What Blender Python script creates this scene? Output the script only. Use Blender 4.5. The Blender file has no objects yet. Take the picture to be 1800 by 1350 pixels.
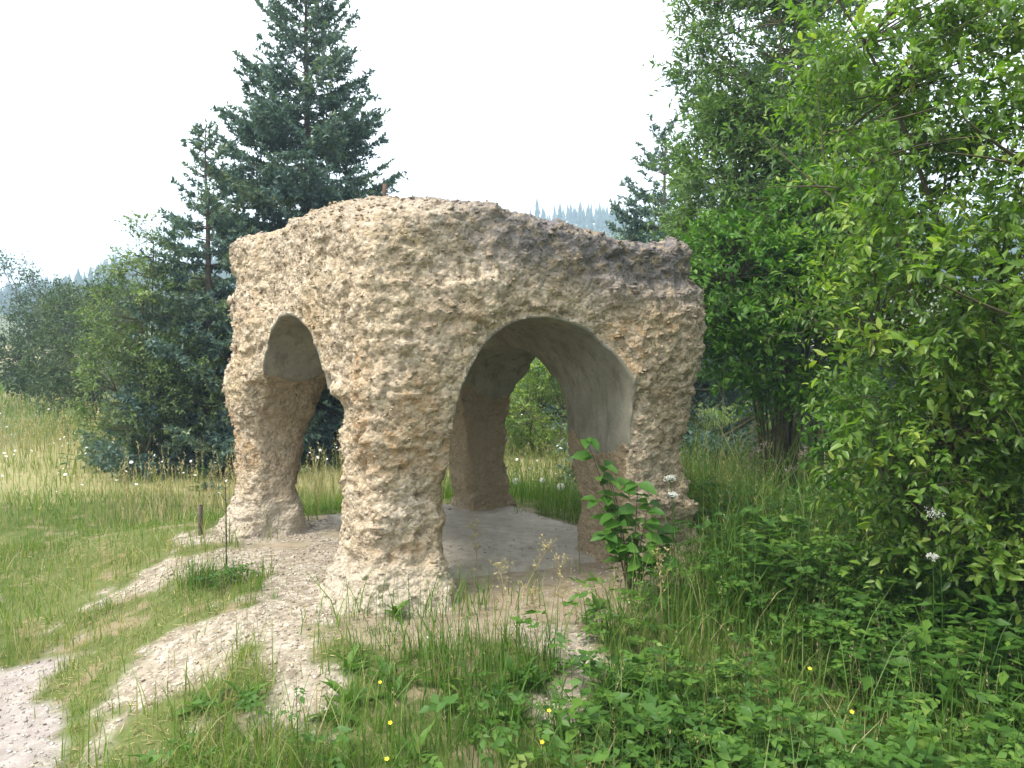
import bpy, math, random
import numpy as np
from mathutils import Matrix, Vector

# ------------------------------------------------------------------ camera, sky, sun, exposure
scn = bpy.context.scene
COL = scn.collection
R = math.radians
F_PX = 1420.0
CAM = np.array([0.0, 0.0, 1.6])
PITCH = math.atan(85.0 / F_PX)
cam_d = bpy.data.cameras.new("camera")
cam = bpy.data.objects.new("camera", cam_d)
COL.objects.link(cam)
cam.location = CAM
cam.rotation_euler = (math.pi / 2 - PITCH, 0, 0)
cam_d.sensor_width = 36.0
cam_d.lens = 36.0 * F_PX / 1800.0
cam_d.clip_end = 3000
cam_d.clip_start = 0.05
scn.camera = cam

SUN_AZ, SUN_EL = R(-118), R(58)          # from the left of the camera, high, veiled by thin cloud
world = bpy.data.worlds.new("World")
scn.world = world
world.use_nodes = True
wn, wl = world.node_tree.nodes, world.node_tree.links
wn.clear()
sky = wn.new('ShaderNodeTexSky'); sky.sky_type = 'NISHITA'; sky.sun_disc = False
sky.sun_elevation = SUN_EL; sky.sun_rotation = SUN_AZ
sky.dust_density = 5.0; sky.air_density = 1.0; sky.ozone_density = 1.0
wmix = wn.new('ShaderNodeMixRGB'); wmix.inputs[0].default_value = 0.8
wmix.inputs[2].default_value = (7.6, 7.9, 8.2, 1)      # bright even cloud layer
wbg = wn.new('ShaderNodeBackground'); wbg.inputs[1].default_value = 0.1
wout = wn.new('ShaderNodeOutputWorld')
wl.new(sky.outputs[0], wmix.inputs[1]); wl.new(wmix.outputs[0], wbg.inputs[0]); wl.new(wbg.outputs[0], wout.inputs[0])

sun_d = bpy.data.lights.new("sun", 'SUN'); sun_d.energy = 1.5; sun_d.angle = R(14); sun_d.color = (1.0, .95, .87)
sun = bpy.data.objects.new("sun", sun_d); COL.objects.link(sun)
_dir = Vector((math.sin(SUN_AZ) * math.cos(SUN_EL), math.cos(SUN_AZ) * math.cos(SUN_EL), math.sin(SUN_EL)))
sun.rotation_euler = (-_dir).to_track_quat('-Z', 'Y').to_euler()

scn.view_settings.view_transform = 'Standard'
scn.view_settings.look = 'None'
scn.view_settings.gamma = 1.0
scn.view_settings.exposure = 1.92
scn.view_settings.use_curve_mapping = False
scn.render.engine = 'CYCLES'
scn.cycles.max_bounces = 6
scn.cycles.diffuse_bounces = 3
scn.cycles.glossy_bounces = 2
scn.cycles.volume_bounces = 0
scn.cycles.transparent_max_bounces = 8

# ------------------------------------------------------------------ helpers
def nrm(v):
    return v / np.maximum(np.linalg.norm(v, axis=-1, keepdims=True), 1e-9)

def sstep(e0, e1, x):
    t = np.clip((x - e0) / (e1 - e0), 0, 1)
    return t * t * (3 - 2 * t)

_cp, _sp = math.cos(PITCH), math.sin(PITCH)
def ray(px, py):
    dx, dy = (px - 900.0) / F_PX, (675.0 - py) / F_PX
    return np.array([dx, _cp + dy * _sp, -_sp + dy * _cp])
def at(px, py, y):
    """world point seen at a picture position, at forward distance y"""
    d = ray(px, py)
    return CAM + d * (y / d[1])
def on(px, py, z):
    d = ray(px, py)
    return CAM + d * ((z - CAM[2]) / d[2])

_lat = {}
def vnoise(p, freq, seed=0):
    """smooth value noise in -1..1"""
    n = 32
    if seed not in _lat:
        _lat[seed] = np.random.default_rng(1000 + seed).uniform(-1, 1, (n, n, n)).astype(np.float32)
    g = _lat[seed]
    q = p * freq
    i = np.floor(q).astype(np.int64)
    f = (q - i).astype(np.float32)
    f = f * f * (3 - 2 * f)
    x0, y0, z0 = (i[..., 0] % n), (i[..., 1] % n), (i[..., 2] % n)
    x1, y1, z1 = (x0 + 1) % n, (y0 + 1) % n, (z0 + 1) % n
    fx, fy, fz = f[..., 0], f[..., 1], f[..., 2]
    c00 = g[x0, y0, z0] * (1 - fx) + g[x1, y0, z0] * fx
    c10 = g[x0, y1, z0] * (1 - fx) + g[x1, y1, z0] * fx
    c01 = g[x0, y0, z1] * (1 - fx) + g[x1, y0, z1] * fx
    c11 = g[x0, y1, z1] * (1 - fx) + g[x1, y1, z1] * fx
    return (c00 * (1 - fy) + c10 * fy) * (1 - fz) + (c01 * (1 - fy) + c11 * fy) * fz

def noise2(x, y, freq, seed=0):
    return vnoise(np.stack([x, y, np.zeros_like(x) + .37], -1), freq, seed)

def worley(p, freq, seed=0):
    """distance to the nearest cell point (about 0..1)"""
    q = p * freq
    i = np.floor(q).astype(np.int64)
    f = q - i
    best = np.full(len(p), 9.0)
    n = 32
    rg = np.random.default_rng(2000 + seed)
    px, py, pz = (rg.uniform(0, 1, (n, n, n)) for _ in range(3))
    for dx in (-1, 0, 1):
        for dy in (-1, 0, 1):
            for dz in (-1, 0, 1):
                a, b, c = (i[:, 0] + dx) % n, (i[:, 1] + dy) % n, (i[:, 2] + dz) % n
                d = (dx + px[a, b, c] - f[:, 0]) ** 2 + (dy + py[a, b, c] - f[:, 1]) ** 2 + (dz + pz[a, b, c] - f[:, 2]) ** 2
                best = np.minimum(best, d)
    return np.sqrt(best)

class Geo:
    """collects vertices and faces, then links them as one mesh object"""
    def __init__(s):
        s.V, s.F, s.T, s.n = [], [], [], 0
    def add(s, V, F, tint=0.5):
        V = np.asarray(V, dtype=np.float64).reshape(-1, 3)
        if len(V) == 0: return s
        s.V.append(V)
        for f in (F if isinstance(F, (list, tuple)) else [F]):
            s.F.append(np.asarray(f, dtype=np.int64) + s.n)
        s.T.append(np.broadcast_to(np.asarray(tint, dtype=np.float32), (len(V),)) if np.ndim(tint) < 1 or len(np.atleast_1d(tint)) != len(V) else np.asarray(tint, dtype=np.float32))
        s.n += len(V)
        return s
    def mesh(s, name, mat, origin=(0, 0, 0), smooth=False, attrs=None):
        V = np.concatenate(s.V) - np.asarray(origin)
        T = np.concatenate(s.T)
        loops = np.concatenate([f.ravel() for f in s.F])
        tot = np.concatenate([np.full(len(f), f.shape[1]) for f in s.F])
        me = bpy.data.meshes.new(name)
        me.vertices.add(len(V)); me.vertices.foreach_set('co', V.astype(np.float32).ravel())
        me.loops.add(len(loops)); me.loops.foreach_set('vertex_index', loops.astype(np.int32))
        st = np.concatenate([[0], np.cumsum(tot)[:-1]]).astype(np.int32)
        me.polygons.add(len(tot)); me.polygons.foreach_set('loop_start', st)
        me.polygons.foreach_set('loop_total', tot.astype(np.int32))
        if smooth: me.polygons.foreach_set('use_smooth', np.ones(len(tot), dtype=bool))
        a = me.attributes.new('tint', 'FLOAT', 'POINT'); a.data.foreach_set('value', T.astype(np.float32))
        for k, v in (attrs or {}).items():
            a = me.attributes.new(k, 'FLOAT', 'POINT'); a.data.foreach_set('value', np.asarray(v, dtype=np.float32))
        me.update(calc_edges=True); me.validate()
        me.materials.append(mat)
        return me
    def build(s, name, mat, parent=None, smooth=False, attrs=None, origin=None):
        if s.n == 0: return None
        o_ = np.zeros(3)
        if parent is not None: o_ = np.array(world_loc(parent))
        elif origin is not None: o_ = np.asarray(origin)
        o = bpy.data.objects.new(name, s.mesh(name, mat, o_, smooth, attrs))
        COL.objects.link(o)
        if parent is not None: o.parent = parent
        elif origin is not None: o.location = origin
        return o

def world_loc(o):
    p = Vector((0, 0, 0))
    while o is not None:
        p += o.location; o = o.parent
    return p

def tag(o, label=None, cat=None, group=None, kind=None):
    if label: o['label'] = label
    if cat: o['category'] = cat
    if group: o['group'] = group
    if kind: o['kind'] = kind
    return o
def thing(name, label, cat, loc, group=None):
    o = bpy.data.objects.new(name, None); COL.objects.link(o)
    o.location = loc; o.empty_display_size = .1
    return tag(o, label, cat, group)

def frames(D):
    up = np.zeros_like(D); up[..., 2] = 1
    alt = np.zeros_like(D); alt[..., 0] = 1
    ref = np.where(np.abs(D[..., 2:3]) > .95, alt, up)
    S = nrm(np.cross(D, ref)); N = np.cross(S, D)
    return S, N

def tubes(P, Rr, k=5):
    """P (m,n,3) polylines, Rr (m,n) radii"""
    P = np.asarray(P, dtype=np.float64); Rr = np.asarray(Rr, dtype=np.float64)
    if P.ndim == 2: P, Rr = P[None], Rr[None]
    m, n, _ = P.shape
    D = nrm(np.gradient(P, axis=1))
    S, N = frames(D)
    a = np.arange(k) * 2 * np.pi / k
    V = P[:, :, None] + Rr[:, :, None, None] * (np.cos(a)[:, None] * S[:, :, None] + np.sin(a)[:, None] * N[:, :, None])
    idx = np.arange(m * n * k).reshape(m, n, k)
    nx = np.roll(idx, -1, axis=2)
    Fq = np.stack([idx[:, :-1], nx[:, :-1], nx[:, 1:], idx[:, 1:]], -1).reshape(-1, 4)
    return V.reshape(-1, 3), Fq

def leaves(P, D, N, L, W, fold=.25, curl=.15):
    """pointed leaves, folded along the midrib: 6 verts, 4 tris"""
    D = nrm(D); S = nrm(np.cross(D, N)); N = np.cross(S, D)
    L = L[:, None]; W = W[:, None]
    v0 = P
    l1 = P + D * L * .35 + S * W * .5 + N * W * fold
    r1 = P + D * L * .35 - S * W * .5 + N * W * fold
    l2 = P + D * L * .72 + S * W * .36 + N * (W * fold * .7 - L * curl * .4)
    r2 = P + D * L * .72 - S * W * .36 + N * (W * fold * .7 - L * curl * .4)
    tip = P + D * L - N * L * curl
    mid = P + D * L * .5 - N * L * curl * .12
    V = np.stack([v0, l1, r1, l2, r2, tip, mid], 1)
    m = len(P); b = (np.arange(m) * 7)[:, None]
    F3 = np.concatenate([b + np.array(t) for t in ([0, 1, 6], [0, 6, 2], [3, 5, 6], [6, 5, 4], [1, 3, 6], [2, 6, 4])])
    return V.reshape(-1, 3), F3
def leaves4(P, D, N, L, W, fold=.25):
    D = nrm(D); S = nrm(np.cross(D, N)); N = np.cross(S, D)
    L = L[:, None]; W = W[:, None]
    V = np.stack([P, P + D * L * .42 + S * W * .5 + N * W * fold, P + D * L, P + D * L * .42 - S * W * .5 + N * W * fold], 1)
    b = (np.arange(len(P)) * 4)[:, None]
    return V.reshape(-1, 3), np.concatenate([b + np.array([0, 1, 2]), b + np.array([0, 2, 3])])

def blades(rng, P, H, W, lean=.35, seg=3):
    """grass blades bending over; P (m,3)"""
    m = len(P)
    a = rng.uniform(0, 2 * np.pi, m)
    d = np.stack([np.cos(a), np.sin(a), np.zeros(m)], 1)
    s = np.stack([-np.sin(a + rng.normal(0, .6, m)), np.cos(a + rng.normal(0, .6, m)), np.zeros(m)], 1)
    le = np.abs(rng.normal(lean, lean * .6, m)) * H
    out = []
    for i in range(seg):
        t = i / seg
        c = P + d * (le * t ** 1.8)[:, None]; c[:, 2] += H * (t - .22 * (le / H) * t ** 2.5)
        w = (W * (1 - t ** 1.6) * .5 + .0004)[:, None]
        out += [c - s * w, c + s * w]
    c = P + d * le[:, None]; c[:, 2] += H * (1 - .3 * np.minimum(le / H, 1.2))
    out.append(c)
    V = np.stack(out, 1); k = 2 * seg + 1
    b = (np.arange(m) * k)[:, None]
    Q = [b + np.array([2 * i, 2 * i + 1, 2 * i + 3, 2 * i + 2]) for i in range(seg - 1)]
    T = b + np.array([2 * seg - 2, 2 * seg - 1, 2 * seg])
    fs = [T] + ([np.concatenate(Q)] if Q else [])
    return V.reshape(-1, 3), fs, k

# ------------------------------------------------------------------ materials
def new_mat(name):
    m = bpy.data.materials.new(name); m.use_nodes = True
    n, l = m.node_tree.nodes, m.node_tree.links
    n.clear()
    return m, n, l
def ramp(n, stops, interp='LINEAR'):
    r = n.new('ShaderNodeValToRGB'); cr = r.color_ramp; cr.interpolation = interp
    while len(cr.elements) < len(stops): cr.elements.new(.5)
    for e, (p, c) in zip(cr.elements, stops):
        e.position = p; e.color = (*c, 1)
    return r
def attr(n, name):
    a = n.new('ShaderNodeAttribute'); a.attribute_name = name
    return a
def tex_noise(n, l, coord, scale, detail=4, rough=.6, dim=None):
    t = n.new('ShaderNodeTexNoise'); t.inputs['Scale'].default_value = scale
    t.inputs['Detail'].default_value = detail; t.inputs['Roughness'].default_value = rough
    if coord is not None: l.new(coord, t.inputs['Vector'])
    return t
def mixc(n, l, fac, a, b, mode='MIX'):
    m = n.new('ShaderNodeMixRGB'); m.blend_type = mode
    for sock, v in ((m.inputs[0], fac), (m.inputs[1], a), (m.inputs[2], b)):
        if isinstance(v, (int, float)): sock.default_value = v
        elif isinstance(v, tuple): sock.default_value = (*v, 1)
        else: l.new(v, sock)
    return m.outputs[0]
def maprange(n, l, v, a, b, c=0., d=1.):
    m = n.new('ShaderNodeMapRange'); m.interpolation_type = 'SMOOTHSTEP'
    l.new(v, m.inputs[0]); m.inputs[1].default_value = a; m.inputs[2].default_value = b
    m.inputs[3].default_value = c; m.inputs[4].default_value = d
    return m.outputs[0]
def out(n, l, sh):
    o = n.new('ShaderNodeOutputMaterial'); l.new(sh, o.inputs[0])

def leaf_mat(name, stops, trans=.35, rough=.5, spec=.3, tcol=(1.0, 1.15, .45)):
    m, n, l = new_mat(name)
    a = attr(n, 'tint')
    r = ramp(n, stops); l.new(a.outputs['Fac'], r.inputs[0])
    p = n.new('ShaderNodeBsdfPrincipled'); p.inputs['Roughness'].default_value = rough
    p.inputs['Specular IOR Level'].default_value = spec
    l.new(r.outputs[0], p.inputs['Base Color'])
    t = n.new('ShaderNodeBsdfTranslucent')
    l.new(mixc(n, l, 1.0, r.outputs[0], tcol, 'MULTIPLY'), t.inputs['Color'])
    mx = n.new('ShaderNodeMixShader'); mx.inputs[0].default_value = trans
    l.new(p.outputs[0], mx.inputs[1]); l.new(t.outputs[0], mx.inputs[2])
    out(n, l, mx.outputs[0])
    return m
def bark_mat(name, c1, c2, scale=18):
    m, n, l = new_mat(name)
    tc = n.new('ShaderNodeTexCoord')
    t = tex_noise(n, l, tc.outputs['Object'], scale, 6, .7)
    r = ramp(n, [(.3, c1), (.7, c2)]); l.new(t.outputs[0], r.inputs[0])
    p = n.new('ShaderNodeBsdfPrincipled'); p.inputs['Roughness'].default_value = .9
    p.inputs['Specular IOR Level'].default_value = .15
    l.new(r.outputs[0], p.inputs['Base Color'])
    b = n.new('ShaderNodeBump'); b.inputs['Strength'].default_value = .6; b.inputs['Distance'].default_value = .01
    l.new(t.outputs[0], b.inputs['Height']); l.new(b.outputs[0], p.inputs['Normal'])
    out(n, l, p.outputs[0])
    return m

def rock_mat():
    m, n, l = new_mat('crumbling_tufa')
    tc = n.new('ShaderNodeTexCoord'); co = tc.outputs['Object']
    big = tex_noise(n, l, co, 2.2, 5, .6)
    mid = tex_noise(n, l, co, 14, 6, .65)
    fine = tex_noise(n, l, co, 70, 4, .7)
    vo = n.new('ShaderNodeTexVoronoi'); vo.inputs['Scale'].default_value = 42; l.new(co, vo.inputs['Vector'])
    base = ramp(n, [(.28, (.27, .20, .13)), (.42, (.375, .295, .205)), (.56, (.465, .38, .28)), (.75, (.57, .495, .39))])
    l.new(mid.outputs[0], base.inputs[0])
    c = mixc(n, l, maprange(n, l, big.outputs[0], .4, .7), base.outputs[0], mixc(n, l, .5, base.outputs[0], (.43, .325, .185)))
    # single grains differ
    bw = n.new('ShaderNodeRGBToBW'); l.new(vo.outputs['Color'], bw.inputs[0])
    hs = mixc(n, l, .45, c, mixc(n, l, 1., c, bw.outputs[0], 'OVERLAY'))
    # ochre streaks
    oc = attr(n, 'ochre')
    om = n.new('ShaderNodeMath'); om.operation = 'MULTIPLY'; l.new(oc.outputs['Fac'], om.inputs[0]); l.new(maprange(n, l, mid.outputs[0], .42, .62), om.inputs[1])
    c2 = mixc(n, l, om.outputs[0], hs, (.36, .24, .13))
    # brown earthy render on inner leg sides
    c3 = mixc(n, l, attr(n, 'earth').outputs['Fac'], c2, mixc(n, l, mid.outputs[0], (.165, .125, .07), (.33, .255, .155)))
    # grey weathered crust on the roof
    cm = n.new('ShaderNodeMath'); cm.operation = 'MULTIPLY'; l.new(attr(n, 'crust').outputs['Fac'], cm.inputs[0])
    l.new(maprange(n, l, mid.outputs[0], .30, .55), cm.inputs[1])
    c4 = mixc(n, l, cm.outputs[0], c3, mixc(n, l, fine.outputs[0], (.06, .055, .054), (.25, .225, .215)))
    # pale loose lime at the foot
    c5 = mixc(n, l, attr(n, 'lime').outputs['Fac'], c4, mixc(n, l, fine.outputs[0], (.34, .285, .21), (.56, .50, .41)))
    p = n.new('ShaderNodeBsdfPrincipled'); p.inputs['Roughness'].default_value = .95
    p.inputs['Specular IOR Level'].default_value = .12
    l.new(c5, p.inputs['Base Color'])
    b1 = n.new('ShaderNodeBump'); b1.inputs['Strength'].default_value = .9; b1.inputs['Distance'].default_value = .014
    l.new(vo.outputs['Distance'], b1.inputs['Height']); b1.invert = True
    b2 = n.new('ShaderNodeBump'); b2.inputs['Strength'].default_value = .9; b2.inputs['Distance'].default_value = .012
    l.new(fine.outputs[0], b2.inputs['Height']); l.new(b1.outputs[0], b2.inputs['Normal'])
    l.new(b2.outputs[0], p.inputs['Normal'])
    out(n, l, p.outputs[0])
    return m

def concrete_mat(name, c1, c2, stain):
    m, n, l = new_mat(name)
    tc = n.new('ShaderNodeTexCoord'); co = tc.outputs['Object']
    big = tex_noise(n, l, co, 2.5, 5, .6); fine = tex_noise(n, l, co, 45, 5, .7)
    mp = n.new('ShaderNodeMapping'); mp.inputs['Scale'].default_value = (7, 7, 1.2); l.new(co, mp.inputs[0])
    streak = tex_noise(n, l, mp.outputs[0], 2, 4, .6)
    r = ramp(n, [(.3, c1), (.7, c2)]); l.new(big.outputs[0], r.inputs[0])
    c = mixc(n, l, maprange(n, l, streak.outputs[0], .45, .7, 0, .6), r.outputs[0], stain)
    blot = tex_noise(n, l, co, 6.5, 6, .7)
    c = mixc(n, l, maprange(n, l, blot.outputs[0], .56, .72, 0, .28), c, (.32, .285, .22))
    c = mixc(n, l, maprange(n, l, blot.outputs[0], .40, .28, 0, .4), c, (.10, .085, .06))
    c = mixc(n, l, .35, c, fine.outputs[0], 'OVERLAY')
    p = n.new('ShaderNodeBsdfPrincipled'); p.inputs['Roughness'].default_value = .8
    p.inputs['Specular IOR Level'].default_value = .25
    l.new(c, p.inputs['Base Color'])
    b = n.new('ShaderNodeBump'); b.inputs['Strength'].default_value = .4; b.inputs['Distance'].default_value = .004
    l.new(fine.outputs[0], b.inputs['Height']); l.new(b.outputs[0], p.inputs['Normal'])
    out(n, l, p.outputs[0])
    return m

def ground_mat():
    m, n, l = new_mat('ground')
    g = n.new('ShaderNodeNewGeometry'); co = g.outputs['Position']
    n1 = tex_noise(n, l, co, .6, 5, .6); n2 = tex_noise(n, l, co, 9, 6, .7); n3 = tex_noise(n, l, co, 60, 4, .7)
    vo = n.new('ShaderNodeTexVoronoi'); vo.inputs['Scale'].default_value = 38; l.new(co, vo.inputs['Vector'])
    grass = ramp(n, [(.3, (.045, .065, .018)), (.5, (.085, .11, .03)), (.7, (.15, .15, .06))]); l.new(n2.outputs[0], grass.inputs[0])
    n4 = tex_noise(n, l, co, 3.2, 5, .65)
    field = mixc(n, l, maprange(n, l, n1.outputs[0], .45, .6), grass.outputs[0], (.12, .14, .045))
    field = mixc(n, l, maprange(n, l, n4.outputs[0], .52, .66), field, (.23, .185, .11))
    lime = ramp(n, [(.3, (.19, .15, .105)), (.5, (.30, .255, .195)), (.7, (.43, .38, .31))]); l.new(n2.outputs[0], lime.inputs[0])
    bw = n.new('ShaderNodeRGBToBW'); l.new(vo.outputs['Color'], bw.inputs[0])
    lime2 = mixc(n, l, .4, lime.outputs[0], mixc(n, l, 1., lime.outputs[0], bw.outputs[0], 'OVERLAY'))
    path = ramp(n, [(.3, (.22, .185, .16)), (.55, (.32, .28, .25)), (.75, (.44, .40, .36))]); l.new(n2.outputs[0], path.inputs[0])
    soil = ramp(n, [(.3, (.19, .145, .095)), (.7, (.37, .305, .22))]); l.new(n2.outputs[0], soil.inputs[0])
    c = mixc(n, l, attr(n, 'soil').outputs['Fac'], field, soil.outputs[0])
    c = mixc(n, l, attr(n, 'rubble').outputs['Fac'], c, lime2)
    c = mixc(n, l, attr(n, 'path').outputs['Fac'], c, path.outputs[0])
    c = mixc(n, l, attr(n, 'dry').outputs['Fac'], c, (.40, .34, .17))
    p = n.new('ShaderNodeBsdfPrincipled'); p.inputs['Roughness'].default_value = .95
    p.inputs['Specular IOR Level'].default_value = .1
    l.new(c, p.inputs['Base Color'])
    b = n.new('ShaderNodeBump'); b.inputs['Strength'].default_value = .8; b.inputs['Distance'].default_value = .012
    l.new(n3.outputs[0], b.inputs['Height']); l.new(b.outputs[0], p.inputs['Normal'])
    out(n, l, p.outputs[0])
    return m
def stone_mat(name, stops):
    m, n, l = new_mat(name)
    r = ramp(n, stops); l.new(attr(n, 'tint').outputs['Fac'], r.inputs[0])
    g = n.new('ShaderNodeNewGeometry')
    t = tex_noise(n, l, g.outputs['Position'], 90, 3, .7)
    c = mixc(n, l, .35, r.outputs[0], t.outputs[0], 'OVERLAY')
    p = n.new('ShaderNodeBsdfPrincipled'); p.inputs['Roughness'].default_value = .95
    p.inputs['Specular IOR Level'].default_value = .1
    l.new(c, p.inputs['Base Color']); out(n, l, p.outputs[0])
    return m

M = {}
M['rock'] = rock_mat()
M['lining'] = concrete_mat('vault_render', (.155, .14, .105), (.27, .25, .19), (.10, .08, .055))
M['slab'] = concrete_mat('dusty_slab', (.21, .185, .14), (.36, .325, .265), (.19, .15, .10))
M['ground'] = ground_mat()
M['lime'] = stone_mat('lime_stone', [(0, (.22, .175, .12)), (.5, (.37, .32, .245)), (1, (.58, .53, .45))])
M['gravel'] = stone_mat('path_gravel', [(0, (.17, .145, .12)), (.5, (.35, .315, .28)), (1, (.58, .55, .51))])
M['iron'] = bark_mat('rusty_iron', (.09, .055, .04), (.17, .11, .08), 40)
M['bark'] = bark_mat('grey_brown_bark', (.055, .042, .032), (.15, .12, .09))
M['twig'] = bark_mat('olive_twig_bark', (.06, .055, .03), (.14, .12, .07))
M['greybark'] = bark_mat('grey_lichen_bark', (.09, .09, .08), (.22, .21, .19))
M['spruce'] = leaf_mat('spruce_needles', [(0, (.042, .08, .075)), (.5, (.09, .148, .13)), (.85, (.135, .20, .145)), (1, (.20, .25, .12))], .25, .55)  # blue cast of lens flare and haze is put into the needle colour
M['willow'] = leaf_mat('willow_leaf', [(0, (.05, .105, .016)), (.5, (.115, .215, .03)), (.85, (.20, .32, .045)), (1, (.32, .40, .07))], .52, .4, .5)
M['willow2'] = leaf_mat('grey_willow_leaf', [(0, (.05, .10, .036)), (.5, (.105, .185, .06)), (1, (.19, .28, .09))], .5, .45)
M['elder'] = leaf_mat('elder_leaf', [(0, (.03, .095, .014)), (.5, (.075, .185, .024)), (1, (.16, .29, .04))], .42, .45)
M['shrub'] = leaf_mat('dark_shrub_leaf', [(0, (.022, .045, .018)), (.5, (.045, .08, .03)), (1, (.095, .14, .05))], .3, .5)
M['birch'] = leaf_mat('pale_birch_leaf', [(0, (.05, .09, .032)), (.5, (.105, .165, .058)), (1, (.19, .25, .085))], .42, .5)
M['grass'] = leaf_mat('grass_blade', [(0, (.045, .105, .015)), (.45, (.105, .205, .028)), (.75, (.18, .235, .05)), (.9, (.28, .27, .10)), (1, (.42, .36, .18))], .4, .5)
M['meadow'] = leaf_mat('meadow_blade', [(0, (.075, .14, .025)), (.4, (.15, .22, .045)), (.7, (.25, .27, .085)), (.88, (.40, .33, .16)), (1, (.54, .43, .27))], .4, .6)
M['herb'] = leaf_mat('herb_leaf', [(0, (.028, .08, .013)), (.5, (.065, .15, .022)), (.85, (.12, .22, .032)), (1, (.18, .25, .055))], .38, .5)
M['straw'] = leaf_mat('dry_straw', [(0, (.20, .15, .07)), (.5, (.36, .29, .14)), (1, (.50, .42, .20))], .25, .7)
M['darkstalk'] = leaf_mat('dark_seed_stalk', [(0, (.035, .03, .022)), (1, (.10, .085, .055))], .1, .8)
M['white'] = leaf_mat('white_petal', [(0, (.62, .62, .56)), (1, (.8, .8, .76))], .3, .7, .2, (1, 1, .95))
M['yellow'] = leaf_mat('yellow_petal', [(0, (.75, .55, .02)), (1, (.85, .68, .04))], .25, .5, .4, (1, .9, .3))
M['mauve'] = leaf_mat('mauve_seedhead', [(0, (.22, .15, .14)), (1, (.42, .33, .30))], .25, .8, .2, (1, .9, .9))
M['forest'] = leaf_mat('far_conifer', [(0, (.018, .04, .028)), (1, (.05, .085, .045))], .1, .7)

# ------------------------------------------------------------------ plan of the shelter (local a,b -> world)
C0 = np.array([-.54, 6.22])
UH = np.array([.91, .415]); UH = UH / np.linalg.norm(UH)
VH = np.array([-.581, .814]); VH = VH / np.linalg.norm(VH)
_inv = np.linalg.inv(np.stack([UH, VH], 1))
def to_ab(x, y):
    dx, dy = x - C0[0], y - C0[1]
    return _inv[0, 0] * dx + _inv[0, 1] * dy, _inv[1, 0] * dx + _inv[1, 1] * dy
def to_xy(a, b):
    return C0[0] + a * UH[0] + b * VH[0], C0[1] + a * UH[1] + b * VH[1]

# ------------------------------------------------------------------ terrain
def hill_h(x, y):
    r = np.hypot(x, y); th = x / np.maximum(y, 1.)
    crest = np.interp(th, [-1.6, -.63, -.46, -.2, .05, .16, .5, 1.5], [12, 12, 20, 32, 46, 43, 38, 28])
    crest = np.where(y < 1, 25, crest) + 2.2 * np.sin(th * 23) + 1.5 * np.sin(th * 51 + 1)
    return crest * sstep(110, 340, r)
def gz(x, y):
    x = np.asarray(x, dtype=np.float64); y = np.asarray(y, dtype=np.float64)
    a, b = to_ab(x, y)
    df = np.hypot(np.maximum(np.abs(a) - 1.30, 0), np.maximum(np.abs(b) - 1.42, 0))
    # spill of rubble in front of the left gap reaches further out
    sx, sy = x + 1.45, y - 4.7
    spill = np.exp(-(sx ** 2 / .9 + sy ** 2 / .8)) * .07
    mound = 1 - sstep(-.05, 1.75, df)
    und = noise2(x, y, .23, 5) * .07 + noise2(x, y, 1.1, 6) * .035 + noise2(x, y, 3.7, 7) * .012
    rough = noise2(x, y, 9, 8) * .008
    flat = sstep(0, .5, df)
    z = -.31 + .285 * mound + spill * flat + und * flat * (.3 + .7 * sstep(0, 1.6, df)) + rough
    z = z + hill_h(x, y) + sstep(30, 120, np.hypot(x, y)) * .8
    return z

def inpoly(x, y, poly):
    res = np.zeros(x.shape, dtype=bool)
    n = len(poly)
    for i in range(n):
        x1, y1 = poly[i]; x2, y2 = poly[(i + 1) % n]
        c = ((y1 > y) != (y2 > y)) & (x < (x2 - x1) * (y - y1) / (y2 - y1 + 1e-12) + x1)
        res ^= c
    return res
def gpoly(pts, z): return [tuple(on(px, py, z)[:2]) for px, py in pts]
RUB = [gpoly([(345, 965), (430, 945), (600, 930), (640, 1080), (575, 1120), (600, 1200), (565, 1265), (500, 1250), (395, 1215), (300, 1190), (330, 1150), (400, 1085), (430, 1030), (350, 1010)], -.12),
       gpoly([(-40, 1140), (60, 1110), (180, 1045), (300, 985), (350, 970), (370, 1015), (270, 1075), (150, 1130), (70, 1190), (-40, 1215)], -.22),
       gpoly([(200, 1225), (300, 1150), (420, 1105), (440, 1150), (330, 1215), (250, 1245)], -.22),
       gpoly([(905, 1130), (1030, 1150), (1095, 1225), (1020, 1245), (940, 1190)], -.22),
       gpoly([(235, 1255), (320, 1240), (335, 1290), (255, 1305)], -.24)]
SOIL = [gpoly([(590, 1000), (760, 1000), (1000, 960), (1260, 1010), (1180, 1080), (1000, 1130), (780, 1165), (600, 1150)], -.14)]
PATH = gpoly([(-60, 1080), (0, 1115), (90, 1180), (118, 1265), (150, 1360)], -.26) + [(-1.1, 2.0), (-1.0, -2.0), (-4.5, -2.0), (-5.2, 4.0), (-9, 10.5), (-15, 19), (-13.2, 19.5), (-7.6, 10.8)]
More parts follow.
